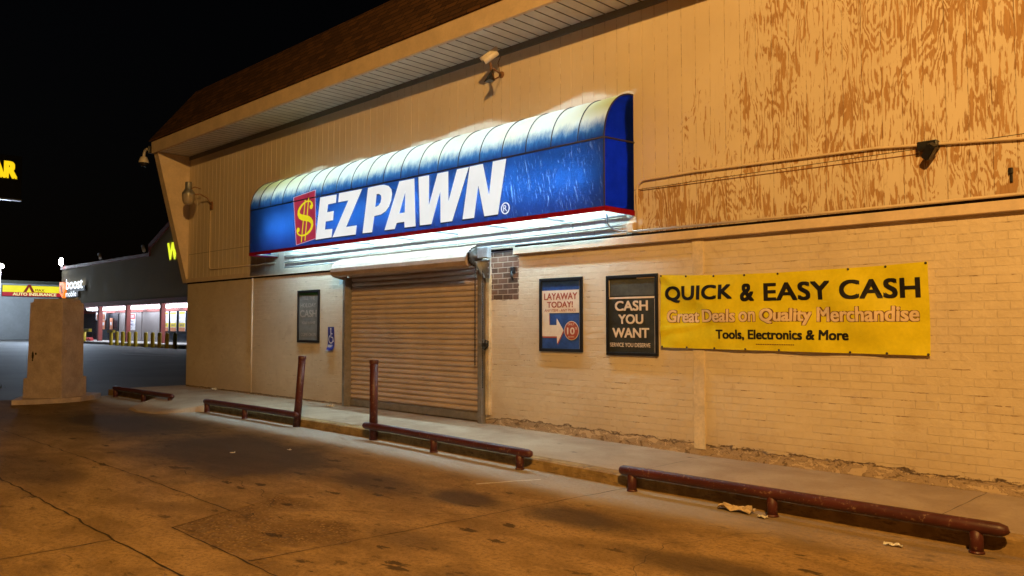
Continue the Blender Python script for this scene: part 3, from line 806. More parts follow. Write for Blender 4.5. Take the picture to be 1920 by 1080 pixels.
conduit([(-18.75, -.02, 4.3), (-18.75, -.02, 2.96)] + [(-18.73, -.02, 2.90), (-18.66, -.02, 2.875)] + [(-15.6, -.02, 2.865)], .011, 'thin conduit dropping from the wall lamp and turning toward the awning')
conduit([(-16.57, -.03, 2.57), (-16.57, -.03, .04)], .017, 'thin white conduit running straight down the left brick bay', M_TRIM2)
o = MB().tube([(-6.55, -.2, 3.0), (-6.55, -.16, 2.86), (-6.5, -.1, 2.79), (-6.38, -.06, 2.765), (-6.25, -.05, 2.78)], .014, 8).build('cable', M_STEEL, loc=(-6.55, -.2, 3.0))
tag(o, 'grey cable looping out of the right end of the lit awning', 'cable')
jb = MB().bbox(-6.29, -6.19, -.09, .0, 2.74, 2.87, .01).build('junction_box', M_TRIM2, loc=(-6.24, 0, 2.8))
tag(jb, 'small cream junction box at the lower right corner of the awning', 'junction box')
# fine crack wire
o = MB().tube([(-6.14, -.004, 3.29), (-4.5, -.004, 3.275), (-2.7, -.004, 3.255)], .005, 5).build('wire', M_RUST, loc=(-6.1, 0, 3.29))
tag(o, 'thin rusty wire strung along the plywood seam below the conduit', 'wire')

# ------------------------------------------------------------------ roller shutter
RS = thing('roller_shutter', (-11, 0, 0), 'closed tan roller shutter of dirty slats with hood and chain hoist', 'roller shutter')
ct = MB(); V = []; F = []; z = .14; zz = []
while z < 2.52:
    zz += [(z, -.020), (z + .006, -.044), (z + .03, -.062), (z + .058, -.062), (z + .078, -.046), (z + .0855, -.022)]; z += .088
for zq, yq in zz: V += [(-12.85, yq + .12, zq), (-9.17, yq + .12, zq)]
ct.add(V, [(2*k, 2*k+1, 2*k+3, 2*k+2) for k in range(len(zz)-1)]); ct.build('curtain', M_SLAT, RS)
bb = MB(); bb.bbox(-12.85, -9.17, .035, .11, .012, .135, .006); bb.build('bottom_bar', M_DSTEEL, RS)
for xa, xb in ((-12.93, -12.85), (-9.18, -9.085)):
    gd = MB(); gd.bbox(xa, xb, -.09, .10, -.02, 2.42, .005)
    for z in (.4, 1.25, 2.0): gd.lathe([(.001, -.016), (.012, -.014), (.014, 0)], ((xa + xb) / 2, -.09, z), 8, 'y')
    gd.build('guide_rail', M_DSTEEL, RS)
# hood: faceted sheet over the coil
HC = [(-.02, 2.775), (-.14, 2.775), (-.265, 2.725), (-.35, 2.655), (-.395, 2.575), (-.405, 2.51), (-.375, 2.445), (-.31, 2.415)]
hd = MB(); hx0, hx1 = -12.88, -9.13
hd.add([(x, y, z) for y, z in HC for x in (hx0, hx1)], [(2*k, 2*k+1, 2*k+3, 2*k+2) for k in range(len(HC)-1)])
hd.add([(hx0, y, z) for y, z in HC] + [(hx0, -.02, 2.36)], [list(range(len(HC)+1))])
hd.build('hood', M_HOOD, RS)
MB().tube([(-12.84, -.2, 2.57), (-9.2, -.2, 2.57)], .125, 20).build('coil', M_SLAT, RS)
gear = MB()
gear.lathe([(.02, -.04), (.135, -.04), (.14, -.02), (.14, .02), (.12, .035), (.05, .035), (.045, .09), (.01, .09)], (-9.09, -.22, 2.58), 24, 'x')
for k in range(18):
    a = 2 * pi * k / 18; gear.box(-9.115, -9.075, -.22 + .14 * cos(a) - .01, -.22 + .14 * cos(a) + .01, 2.58 + .14 * sin(a) - .01, 2.58 + .14 * sin(a) + .01)
gear.build('chain_wheel', M_IRON, RS)
br_ = MB(); br_.bbox(-9.01, -8.79, -.26, -.17, 2.55, 2.72, .008)
br_.build('bearing_box', mat('blue_grey_plate', (.36, .42, .48), .5, .4, .2), RS)
bk2 = MB(); bk2.prism([(-.28, 2.50), (-.02, 2.56), (-.02, 2.26), (-.10, 2.26)], lambda u, v, t: (t, u, v), -9.06, -9.03)
bk2.prism([(-9.06, 2.52), (-8.84, 2.52), (-8.84, 2.24), (-8.93, 2.24)], lambda u, v, t: (u, t, v), -.16, -.145)
for z in (2.30, 2.40, 2.48): bk2.lathe([(.001, -.014), (.012, -.01), (.013, 0)], (-8.87, -.16, z), 8, 'y')
bk2.build('bracket', M_STEEL, RS)
for xc, yc, z0, z1 in ((-9.14, -.18, .9, 2.5), (-9.0, -.15, .55, 2.5)):
    ch = MB(); z = z0; k = 0
    while z < z1:
        ch.box(xc - (.009 if k % 2 else .004), xc + (.009 if k % 2 else .004), yc - (.004 if k % 2 else .009), yc + (.004 if k % 2 else .009), z, z + .022); z += .026; k += 1
    ch.build('chain', M_IRON, RS)
jb_ = MB(); jb_.bbox(-9.035, -8.955, -.06, .0, .13, 2.30, .006); jb_.build('jamb_post', mat('yellowed_jamb', (.52, .39, .22), .6, .4, 0, .3, 5), RS)
lk = MB(); lk.bbox(-9.06, -8.96, -.12, -.05, 1.19, 1.24, .006); lk.tube([(-9.0, -.1, 1.24), (-8.97, -.12, 1.29), (-8.93, -.1, 1.27), (-8.93, -.1, 1.2), (-8.99, -.12, 1.14)], .012, 8)
lk.build('padlock', M_IRON, RS)
# hose-like hook on the old brick
hk = MB(); hk.bbox(-8.50, -8.43, -.06, 0, 2.30, 2.40, .01); hk.tube([(-8.47, -.05, 2.33), (-8.45, -.07, 2.25), (-8.44, -.05, 2.20)], .018, 8)
tag(hk.build('wall_hook', M_BLACK, loc=(-8.46, 0, 2.3)), 'small black hook fixed on the bare brown brick patch', 'hook')

# ------------------------------------------------------------------ framed posters
def frame(mb, x0, x1, z0, z1, w, d=.035):
    mb.bbox(x0, x1, -d, -.002, z1 - w, z1, .004); mb.bbox(x0, x1, -d, -.002, z0, z0 + w, .004)
    mb.bbox(x0, x0 + w, -d, -.002, z0 + w, z1 - w, .004); mb.bbox(x1 - w, x1, -d, -.002, z0 + w, z1 - w, .004)
def rect(mb, x0, x1, z0, z1, y, mi=0): mb.add([(x0, y, z0), (x1, y, z0), (x1, y, z1), (x0, y, z1)], [(0, 1, 2, 3)], mi=mi)
def poster_mat(name, c, var=.1, rough=.42): return mat(name, c, rough, .5, 0, var, 4)
M_PBLUE = poster_mat('poster_blue', (.03, .075, .27), .35)
M_PCREAM = poster_mat('poster_cream', (.70, .60, .50))
M_PRED = poster_mat('poster_brick_red', (.36, .075, .05))
M_PBLK = poster_mat('poster_charcoal', (.035, .038, .036), .3)
M_PGRY = poster_mat('poster_grey', (.075, .08, .075), .3)
Yp = -.012
la = thing('poster', (-7.52, 0, 1.14), 'framed blue and cream poster with an arrow and a red disc', 'poster', 'framed posters on the wall')
f = MB(); frame(f, -7.925, -7.115, 1.139, 2.197, .045); f.build('frame', M_BLACK, la)
s = MB(); rect(s, -7.88, -7.18, 1.175, 2.155, Yp); s.build('sheet', M_PBLUE, la)
s = MB(); rect(s, -7.88, -7.18, 1.692, 2.018, Yp - .003); rect(s, -7.178, -7.166, 1.175, 2.155, Yp - .002); s.build('text_band', M_PCREAM, la)
s = MB()
add_text(s, 'LAYAWAY', -7.838, -7.211, 1.882, 1.98, lambda u, v: (u, Yp - .005, v), .035)
add_text(s, 'TODAY!', -7.781, -7.291, 1.769, 1.857, lambda u, v: (u, Yp - .005, v), .035)
add_text(s, 'ANY ITEM - ANY PRICE', -7.83, -7.235, 1.711, 1.749, lambda u, v: (u, Yp - .005, v), .01)
s.build('lettering', M_PRED, la)
AR = [(-7.877,1.696),(-7.743,1.693),(-7.74,1.519),(-7.60,1.519),(-7.597,1.614),(-7.47,1.443),(-7.59,1.255),(-7.594,1.357),(-7.878,1.357)]
s = MB(); fill2d(s, [(a + .008, b - .022) for a, b in AR], [], lambda u, v, t: (u, Yp - t, v), .0005, .002); s.build('arrow_shadow', M_PRED, la)
s = MB(); fill2d(s, AR, [], lambda u, v, t: (u, Yp - t, v), .001, .004); s.build('arrow', M_PCREAM, la)
disc = lambda r, y: [(-7.32 + r * cos(k * pi / 18), y, 1.44 + r * sin(k * pi / 18)) for k in range(36)]
s = MB(); s.add(disc(.135, Yp - .003), [list(range(36))]); s.build('disc_rim', M_PCREAM, la)
s = MB(); s.add(disc(.125, Yp - .005), [list(range(36))]); s.build('disc', M_PRED, la)
s = MB(); add_text(s, '10', -7.40, -7.26, 1.385, 1.485, lambda u, v: (u, Yp - .007, v), .04)
add_text(s, 'ONLY', -7.385, -7.265, 1.515, 1.545, lambda u, v: (u, Yp - .007, v), .01)
add_text(s, '%', -7.25, -7.215, 1.455, 1.49, lambda u, v: (u, Yp - .007, v), .01)
add_text(s, 'DOWN', -7.38, -7.27, 1.34, 1.365, lambda u, v: (u, Yp - .007, v), .01)
s.build('disc_lettering', M_PCREAM, la)

cy = thing('poster', (-6.28, 0, 1.11), 'framed charcoal poster with large cream capital letters beside the yellow banner', 'poster', 'framed posters on the wall')
f = MB(); frame(f, -6.695, -5.865, 1.115, 2.184, .04); f.build('frame', M_BLACK, cy)
s = MB(); rect(s, -6.655, -5.905, 1.155, 2.145, Yp); s.build('sheet', M_PBLK, cy)
s = MB(); rect(s, -6.652, -5.92, 1.91, 2.118, Yp - .002)
s.build('upper_sheet', M_PGRY, cy)
s = MB(); rect(s, -6.652, -5.92, 1.868, 1.892, Yp - .003); rect(s, -5.922, -5.908, 1.16, 1.86, Yp - .003); rect(s, -6.2, -5.905, 2.13, 2.144, Yp - .002); rect(s, -6.655, -6.645, 1.9, 2.12, Yp - .003)
add_text(s, 'CASH', -6.556, -6.021, 1.706, 1.84, lambda u, v: (u, Yp - .004, v), .045)
add_text(s, 'YOU', -6.50, -6.095, 1.532, 1.66, lambda u, v: (u, Yp - .004, v), .045)
add_text(s, 'WANT', -6.60, -6.005, 1.35, 1.48, lambda u, v: (u, Yp - .004, v), .045)
add_text(s, 'SERVICE YOU DESERVE', -6.639, -5.988, 1.228, 1.282, lambda u, v: (u, Yp - .004, v), .025)
s.build('lettering', M_PCREAM, cy)

ho = thing('poster', (-14.25, 0, 1.17), 'framed faded grey poster with pale washed-out letters left of the shutter', 'poster', 'framed posters on the wall')
f = MB(); frame(f, -14.665, -13.85, 1.176, 2.233, .05); f.build('frame', M_BLACK, ho)
M_FADE = poster_mat('poster_faded_grey', (.19, .19, .18), .25)
M_FADET = poster_mat('poster_faded_letter', (.40, .37, .34), .3)
s = MB(); rect(s, -14.615, -13.90, 1.226, 2.185, Yp); s.build('sheet', M_FADE, ho)
s = MB(); rect(s, -14.615, -13.90, 2.13, 2.186, Yp - .002); s.build('green_strip', poster_mat('poster_dark_green', (.02, .10, .055), .5), ho)
s = MB()
for st, a, b, c, d, k in (('TELL THE', -14.50, -14.03, 2.04, 2.105, .03), ('HOLIDAY', -14.56, -13.98, 1.885, 1.97, .03), ('CASH', -14.58, -13.955, 1.685, 1.832, .045), ('YOU WANT', -14.52, -14.0, 1.545, 1.6, .02), ('COME ON IN', -14.54, -13.975, 1.305, 1.37, .02)):
    add_text(s, st, a, b, c, d, lambda u, v: (u, Yp - .003, v), k)
s.build('lettering', M_FADET, ho)

# accessible-parking placard
hc = thing('parking_placard', (-13.44, 0, 1.03), 'small blue accessible parking placard with white wheelchair symbol and curling foot', 'sign')
M_HBLUE = poster_mat('placard_blue', (.025, .03, .22), .2)
M_HWHT = poster_mat('placard_white', (.66, .62, .62), .1)
def hcy(v): return -.006 - (.05 * max(0, (1.16 - v) / .13) ** 2)
s = MB(); s.grid(4, 16, lambda u, v: (-13.556 + .012*u*0 + (.213 + .045 * (1 - v)) * u, hcy(1.035 + .455 * v) - (.015 * (1 - v) ** 3 * u), 1.035 + .455 * v))
s.build('sheet', M_HBLUE, hc)
s = MB(); s.tube([(-13.435, -.011, 1.455)], .001) if False else None
c = (-13.435, 1.262); wh = MB(); sg = []
for k in range(20):
    a = rad(115 + k * 13.2); sg.append((c[0] - .004 + .075 * cos(a), c[1] - .01 + .075 * sin(a)))
def strip2(mb, P, w, y):
    V = []
    for i, q in enumerate(P):
        d = Vector(P[min(i+1, len(P)-1)]) - Vector(P[max(i-1, 0)]); nn = Vector((-d.y, d.x)).normalized() * w
        V += [(q[0] + nn.x, y, q[1] + nn.y), (q[0] - nn.x, y, q[1] - nn.y)]
    mb.add(V, [(2*i, 2*i+1, 2*i+3, 2*i+2) for i in range(len(P)-1)])
strip2(wh, sg, .011, -.010)
strip2(wh, [(-13.445, 1.43), (-13.44, 1.29), (-13.375, 1.285), (-13.35, 1.20)], .012, -.0105)
wh.add([(-13.447 + .022 * cos(k * pi / 8), -.0108, 1.452 + .022 * sin(k * pi / 8)) for k in range(16)], [list(range(16))])
strip2(wh, [(-13.44, 1.36), (-13.385, 1.355)], .010, -.0112)
add_text(wh, 'PARKING', -13.53, -13.335, 1.09, 1.145, lambda u, v: (u, hcy(v) - .004, v), .02)
wh.build('symbol', M_HWHT, hc)
s = MB(); s.add([(-13.595, -.055, 1.025), (-13.45, -.058, 1.028), (-13.45, -.052, 1.045), (-13.56, -.048, 1.05)], [(0, 1, 2, 3)]); s.build('torn_edge', M_HWHT, hc)

# ------------------------------------------------------------------ yellow banner
bn = thing('banner', (-4.2, 0, 1.2), 'long yellow vinyl banner with black and cream lettering nailed to the brick wall', 'banner')
def bpt(x, z, lift=0.0):
    u = (x + 5.802) / 3.177; v = (z - 1.21) / .945
    y = -.042 - .012 * sin(u * pi)
    y -= .012 * math.exp(-((u * 1.9 - (1 - v)) / .09) ** 2) * max(0, 1 - u * 2.5)
    y -= .013 * sin((u * 3.0 + v * .8) * 5.1) * (1 - abs(2 * v - 1)) + .005 * sin(u * 23 + v * 5)
    y -= .016 * math.exp(-((v - .25 - u * .5) / .05) ** 2) * (1 - u) * .6 + .014 * math.exp(-((u * 1.2 - (1 - v) * .55) / .05) ** 2) * max(0, 1 - u * 2)
    y -= .012 * math.exp(-((u - .98) / .05) ** 2) * (v)
    y += .020 * noise.noise((x * 1.7, z * 2.4, 1)) + .010 * noise.noise((x * 4.5, z * 5, 8))
    return (x, min(y, -.008) - lift, z)
def bgrid(u, v):
    ztop = lerp([-5.806, -5.426, -5.034, -4.632, -4.234, -3.429, -3.035, -2.625], [2.158, 2.137, 2.124, 2.116, 2.113, 2.125, 2.134, 2.15], -5.806 + 3.18 * u)
    zbot = 1.232 - .024 * u
    x = -5.806 + 3.183 * u; return bpt(x, zbot + (ztop - zbot) * v)
M_BYEL = poster_mat('yellow_vinyl', (.72, .62, .014), .1, .38)
M_BBLK = poster_mat('banner_black_ink', (.012, .011, .012), .2)
M_BCRM = poster_mat('banner_cream_ink', (.74, .58, .40))
M_BBRN = poster_mat('banner_brown_ink', (.16, .07, .02))
s = MB(); s.grid(160, 48, bgrid); s.build('sheet', M_BYEL, bn)
L1 = lambda u, v: bpt(u, v, .0065)
L2 = lambda u, v: bpt(u, v, .003)
s = MB()
add_text(s, 'QUICK', -5.742, -4.786, 1.795, 2.006, L1, .045, 0, 1.05); add_text(s, '&', -4.684, -4.503, 1.795, 2.003, L1, .045)
add_text(s, 'EASY', -4.389, -3.617, 1.793, 2.0, L1, .045, 0, 1.05); add_text(s, 'CASH', -3.512, -2.70, 1.791, 1.999, L1, .045, 0, 1.05)
add_text(s, 'Tools, Electronics & More', -5.012, -3.427, 1.335, 1.462, L1, .042)
s.build('black_lettering', M_BBLK, bn)
for k, b, mm, nm, fn in ((.02, .085, M_BBRN, 'letter_outline', L2), (0, .040, M_BCRM, 'cream_lettering', L1)):
    s = MB()
    for st, a, c_, zl_, zh_ in (('Great', -5.71, -5.244, 1.549, 1.705), ('Deals', -5.2, -4.749, 1.552, 1.705), ('on', -4.705, -4.493, 1.555, 1.672), ('Quality', -4.442, -3.834, 1.515, 1.706), ('Merchandise', -3.778, -2.72, 1.55, 1.71)):
        e = .004 if k else 0
        add_text(s, st, a - e, c_ + e, zl_ - e, zh_ + e, fn, b)
    s.build(nm, mm, bn)
s = MB(); 
for i in range(22):
    x = -4.49 + i * .0212; rect(s, x, x + .016, 1.288, 1.298, bpt(x, 1.29, .004)[1])
s.build('small_print', M_BBRN, bn)
for u in (.006, .12, .24, .37, .5, .75, .87, .994):
    for v in (.012, .985):
        x, y, z = bgrid(u, v); MB().lathe([(.001, -.008), (.012, -.006), (.013, .001)], (x, y - .002, z), 8, 'y').build('grommet', M_IRON, bn)

# ------------------------------------------------------------------ guard rails along the kerb
M_RAIL = None
def m_rail():
    t = NT('chipped_oxblood_paint'); p = t.pos()
    a = t.noise(p, 3, 5, .6); c = t.noise(p, 24, 6, .75)
    col = t.mix(t.smooth(a, .3, .7), (.050, .011, .010), (.085, .018, .015))
    col = t.mix(t.smooth(c, .58, .63, 0, .85), col, (.22, .13, .08))
    col = t.mix(t.smooth(t.noise(p, 12, 4, .7), .68, .74, 0, .8), col, (.05, .02, .015))
    return t.done(col, t.smooth(c, .3, .7, .38, .6), .45, 0, t.bump(c, .45, .005))
M_RAIL = m_rail()
RY, RR = -1.80, .052
def rail_z(x): return zg(x) + .205
def guard_rail(xa, xb, posts, label, tall=None, lean=0.0, cut=(0, 0)):
    th = thing('guard_rail', ((xa + xb) / 2, RY, zg((xa + xb) / 2)), label, 'guard rail', 'low red pipe rails along the kerb')
    n = 10; path = []; rr = []
    for e, s_ in ((xa, 1), ):
        path += [(xa, RY, rail_z(xa)), (xa + .025, RY, rail_z(xa)), (xa + .06, RY, rail_z(xa))]; rr += [.012, .042, RR]
    for i in range(1, n): 
        x = xa + (xb - xa) * i / n; path.append((x, RY, rail_z(x))); rr.append(RR)
    path += [(xb - .07, RY, rail_z(xb)), (xb - .02, RY, rail_z(xb) - .005), (xb, RY, rail_z(xb) - .02)]; rr += [RR, .04, .012]
    MB().tube(path, rr, 16).build('rail', M_RAIL, th)
    for x in posts:
        lg = MB(); lg.tube([(x, RY + .005, zg(x) - .02), (x, RY + .005, rail_z(x))], .048, 14)
        lg.lathe([(.048, -.0), (.058, .003), (.054, .012), (.048, .02)], (x, RY + .005, zg(x)), 14)
        lg.build('post', M_RAIL, th)
    if tall is not None:
        tp = MB(); z0 = zg(tall)
        tp.tube([(tall, RY + .06, z0 - .02), (tall + lean, RY + .06, z0 + 1.15)], .06, 18)
        tp.lathe([(.064, 1.10), (.066, 1.11), (.066, 1.15), (.06, 1.156), (.01, 1.16)], (tall + lean, RY + .06, z0), 18)
        tp.build('tall_post', M_RAIL, th)
    return th
guard_rail(-19.75, -16.45, (-19.65, -18.0, -16.6), 'low red pipe rail at the far corner, left of the kerb ramp')
guard_rail(-15.0, -11.62, (-14.9, -13.4), 'low red pipe rail ending at a tall leaning post left of the shutter', -11.74, .15)
guard_rail(-9.78, -6.42, (-8.2, -6.62), 'low red pipe rail joined to a tall upright post in front of the shutter', -9.62, .0)
guard_rail(-5.16, -1.58, (-5.0, -3.45, -1.80), 'low red pipe rail with three short posts below the yellow banner')

# ------------------------------------------------------------------ cameras, lamps on the wall
M_CAMW = mat('off_white_plastic', (.62, .58, .54), .4, .5, 0, .1)
dc = thing('dome_camera', (-20.2, -.88, 5.9), 'white dome security camera on a curved arm at the roof corner', 'security camera')
MB().bbox(-20.30, -20.22, -.95, -.82, 5.80, 5.98, .01).build('mount', M_BLACK, dc)
MB().tube([(-20.28, -.9, 5.9), (-20.45, -.9, 5.94), (-20.58, -.9, 5.92), (-20.64, -.9, 5.84), (-20.65, -.9, 5.74)], .035, 10).build('arm', M_CAMW, dc)
MB().lathe([(.03, .10), (.075, .09), (.10, .03), (.125, -.05), (.12, -.06)], (-20.65, -.9, 5.68), 18).build('housing', M_CAMW, dc)
MB().lathe([(.10, .0), (.098, -.03), (.075, -.075), (.04, -.10), (.001, -.105)], (-20.65, -.9, 5.625), 18).build('dome', mat('smoked_dome', (.02, .02, .022), .08, .6), dc)

bc = thing('bullet_camera', (-8.74, -.02, 5.42), 'beige bullet camera with a second small camera on a wall bracket under the soffit', 'security camera')
MB().lathe([(.001, -.02), (.05, -.02), (.055, 0)], (-8.735, .0, 5.42), 12, 'y').build('base', M_RUST, bc)
MB().tube([(-8.735, -.02, 5.42), (-8.63, -.32, 5.44)], .012, 8).tube([(-8.735, -.02, 5.40), (-8.56, -.33, 5.24), (-8.58, -.35, 5.33)], .009, 6).tube([(-8.62, -.34, 5.38), (-8.62, -.36, 5.50)], .018, 8).tube([(-8.735, -.03, 5.42), (-8.72, -.1, 5.58), (-8.70, -.05, 5.70)], .006, 5).build('bracket', M_RUST, bc)
d0, d1 = Vector((-8.53, -.30, 5.66)), Vector((-8.68, -.44, 5.51)); dv = (d1 - d0).normalized()
MB().tube([d0, d0 + dv * .01, d1 - dv * .01, d1], [.045, .052, .052, .045], 16).build('barrel', M_CAMW, bc)
MB().tube([d0 - dv * .02 + Vector((-.01, -.02, .045)), d1 + dv * .03 + Vector((-.01, -.02, .045))], .035, 8).build('sunshield', M_CAMW, bc)
MB().tube([d1 - dv * .005, d1 + dv * .006], .038, 14).build('lens', M_BLACK, bc)
sc2 = MB(); sc2.add([(-8.60, -.34, 5.40), (-8.58, -.34, 5.40), (-8.60, -.40, 5.24), (-8.72, -.40, 5.22), (-8.60, -.28, 5.24), (-8.72, -.28, 5.22)], [(0, 1, 2, 3), (0, 3, 5), (1, 0, 5, 4), (2, 4, 5, 3), (1, 4, 2)])
sc2.build('small_camera', M_BLACK, bc)

fl = thing('floodlight', (-2.58, 0, 3.33), 'black unlit floodlight mounted on the conduit over the peeling plywood', 'floodlight')
MB().bbox(-2.69, -2.50, -.10, -.0, 3.27, 3.36, .012).build('mount', M_BLACK, fl)
b = MB(); M4 = Matrix.Translation((-2.56, -.13, 3.24)) @ Matrix.Rotation(rad(38), 4, 'Y') @ Matrix.Rotation(rad(25), 4, 'X')
bm = bmesh.new(); bmesh.ops.create_cube(bm, size=1); bmesh.ops.scale(bm, vec=(.085, .09, .165), verts=bm.verts); bmesh.ops.bevel(bm, geom=bm.edges[:], offset=.012, segments=2, affect='EDGES')
b.bm(bm, M=M4); b.build('lamp_head', M_BLACK, fl)
b = MB(); b.tube([(-2.53, -.06, 3.31), (-2.54, -.12, 3.29), (-2.55, -.13, 3.26)], .02, 8); b.build('knuckle', M_BLACK, fl)
o = MB().bbox(-1.91, -1.87, -.03, 0, 2.94, 3.0, .008).bbox(-1.90, -1.875, -.02, 0, 2.86, 2.945, .006).build('cable_clamp', M_BLACK, loc=(-1.89, 0, 2.92))
tag(o, 'small black clamp on the plywood low at the right edge', 'clamp')

wl = thing('wall_lamp', (-18.7, 0, 4.43), 'unlit barn-style wall lamp on a curved arm near the left cheek of the roof', 'wall lamp')
MB().bbox(-18.76, -18.64, -.04, .0, 4.33, 4.52, .01).build('mount', M_RUST, wl)
MB().tube([(-18.7, -.03, 4.45), (-18.72, -.12, 4.60), (-18.76, -.28, 4.68), (-18.82, -.42, 4.66), (-18.88, -.5, 4.62)], .014, 8).tube([(-18.88, -.5, 4.78), (-18.78, -.4, 4.84), (-18.7, -.3, 4.80)], .012, 8).build('arm', M_RUST, wl)
MB().lathe([(.02, .36), (.075, .36), (.08, .34), (.08, .20), (.10, .17), (.145, .10), (.15, .06)], (-18.9, -.5, 4.60), 18).build('lamp_cap', M_STEEL, wl)
t = NT('cloudy_lamp_glass'); t.pos(); t.b.inputs['Transmission Weight'].default_value = .5
M_LGL = t.done((.55, .48, .40), .3)
MB().lathe([(.146, .08), (.15, .04), (.135, -.10), (.10, -.17), (.001, -.18)], (-18.9, -.5, 4.60), 18).build('lamp_glass', M_LGL, wl)

# ------------------------------------------------------------------ concrete pedestal at the left
M_PED = mat('rendered_pedestal', (.41, .33, .31), .85, .2, 0, .22, 3.5, .006)
pd = thing('pedestal', (-19.6, -2.75, zg(-19.6)), 'square concrete sign pedestal on a wide slab at the lot corner', 'pedestal')
PC = Vector((-19.59, -3.08)); pa = rad(40); zb = zg(-19.6)
def psq(hw, z): return [(PC.x + hw * (cos(pa) * a - sin(pa) * b), PC.y + hw * (sin(pa) * a + cos(pa) * b), z) for a, b in ((-1, -1), (1, -1), (1, 1), (-1, 1))]
def pfrus(h0, z0, h1, z1):
    mb = MB(); mb.add(psq(h0, z0) + psq(h1, z1), [(3, 2, 1, 0), (4, 5, 6, 7), (0, 1, 5, 4), (1, 2, 6, 5), (2, 3, 7, 6), (3, 0, 4, 7)])
    bm = bmesh.new()
    vs = [bm.verts.new(v) for v in mb.v]; [bm.faces.new([vs[i] for i in f]) for f in mb.f]
    bmesh.ops.bevel(bm, geom=bm.edges[:], offset=.006, segments=1, affect='EDGES'); q = MB(); q.bm(bm); return q
pfrus(.39, .36, .372, 2.02).build('shaft', M_PED, pd)
pfrus(.44, -.06, .435, .385).build('plinth', M_PED, pd)
pfrus(.34, 2.0, .32, 2.10).build('cap', M_PED, pd)
sl = MB(); SLB = [(-19.12, -4.03), (-18.95, -3.6), (-18.9, -3.2), (-18.98, -2.75), (-19.35, -2.35), (-19.85, -2.05), (-20.5, -2.3), (-20.5, -3.2), (-20.25, -3.55)]
sl.prism(SLB, lambda u, v, t: (u, v, t), zb - .05, zb + .10); sl.build('base_slab', M_PED, pd)
dm = MB()
for z, y, w, h in ((.62, -3.12, .025, .09), (.66, -3.06, .02, .03), (.52, -3.14, .02, .02)):
    nx, ny = cos(pa - pi/2), sin(pa - pi/2); ux, uy = cos(pa), sin(pa)
    s0 = -.27 if y < -3.1 else -.20
    fz = .405 + (.37 - .405) * (z + .02 - .36 + .6) / 1.66 + .004
    c = Vector((PC.x + nx * fz + ux * s0, PC.y + ny * fz + uy * s0, z + .25))
    dm.add([c + Vector((ux * w * cos(a), uy * w * cos(a), h * sin(a))) * (1 + .3 * noise.noise((a * 2, z * 9, 0))) for a in [k * pi / 6 for k in range(12)]], [list(range(12))])
dm.build('chip', M_DARK, pd)
o = MB().tube([(-19.62, -3.04, 2.115), (-19.52, -2.9, 2.108), (-19.48, -2.78, 2.112), (-19.42, -2.70, 2.14)], .014, 8).build('metal_strap', M_STEEL, loc=(-19.52, -2.9, 2.1))
tag(o, 'bent metal strap lying on top of the concrete pedestal', 'strap')

# ------------------------------------------------------------------ strip mall in the distance
MY = 15.9
SM = thing('strip_mall', (-70, MY, .1), 'long grey stucco strip mall with red trim and lit walkway across the road', 'building')
M_STUC = mat('olive_grey_stucco', (.31, .25, .15), .85, .3, 0, .1, .8)
M_MRED = mat('dull_red_trim', (.24, .055, .045), .6, .4, 0, .15, 2)
M_PANEL = mat('grey_store_panel', (.24, .22, .22), .6, .4, 0, .1, 1)
M_MGLASS = mat('dark_store_glass', (.015, .02, .03), .12, .6)
M_WALK = mat('pale_walkway', (.45, .44, .42), .85, .3, 0, .12, 1)
w = MB(); w.prism([(-85, 3.28), (-40, 3.28), (-40, 12), (-55.5, 10.75), (-63.5, 7.55), (-63.55, 6.95), (-85, 6.95)], lambda u, v, t: (u, t, v), MY, MY + .4)
w.build('upper_wall', M_STUC, SM)
w = MB(); w.box(-85, -40, MY + 3.2, MY + 3.5, .0, 3.3); w.box(-85, -84.6, MY + .4, 40, .0, 6.9); w.build('rear_wall', M_PANEL, SM)
w = MB(); w.box(-85.1, -63.55, MY - .12, MY + .5, 6.95, 7.22); w.prism([(-63.75, 7.2), (-63.52, 7.2), (-63.5, 7.55), (-55.5, 10.75), (-40, 12), (-40, 12.3), (-55.6, 11.05), (-63.75, 7.85)], lambda u, v, t: (u, t, v), MY - .12, MY + .5)
w.build('coping', M_MRED, SM)
w = MB(); w.box(-85, -40, MY - .05, MY + .42, 3.22, 3.62); w.build('fascia_beam', M_MRED, SM)
w = MB(); w.box(-85, -40, MY - .1, MY + .3, 3.10, 3.215); w.build('soffit', M_PANEL, SM) if False else None
for x in (-85 + .25, -79.6, -74.7, -68.25, -61.3, -54.5):
    MB().box(x - .17, x + .17, MY - .02, MY + .3, .2, 3.22).build('post', M_MRED, SM)
w = MB(); w.box(-85, -40, MY + 1.55, MY + 1.75, 2.715, 3.03); w.build('header_beam', M_MRED, SM)
struct(MB().box(-86, -40, MY - 1.7, MY + 3.3, .0, .25).build('walkway', M_WALK))
SF = MY + 1.6
K = (SF + 8.6723) / (MY + 8.6723)      # the recessed shop front, set back behind the posts
for a, b in ((-68.1, -65.05), (-64.85, -61.45), (-69.75, -68.4)): MB().box(a * K, b * K, SF, SF + .1, .25, 2.71).build('store_panel', M_PANEL, SM)
for a, b in ((-79.3, -74.9), (-61.2, -40)): MB().box(a * K, b * K, SF, SF + .1, .25, 2.71).build('shop_window', M_MGLASS, SM)
for a, b in ((-74.35 * K, -72.2 * K), (-72.1 * K, -69.9 * K)):
    dmo = MB(); dmo.box(a, b, SF, SF + .08, .25, 2.71); d_ = dmo.build('door', M_MGLASS, SM)
    f = MB(); f.box(a, a + .12, SF - .04, SF - .002, .25, 2.6); f.box(b - .12, b, SF - .04, SF - .002, .25, 2.6); f.box(a + .12, b - .12, SF - .04, SF - .002, 1.2, 1.3); f.build('door_frame', M_BLACK, d_)
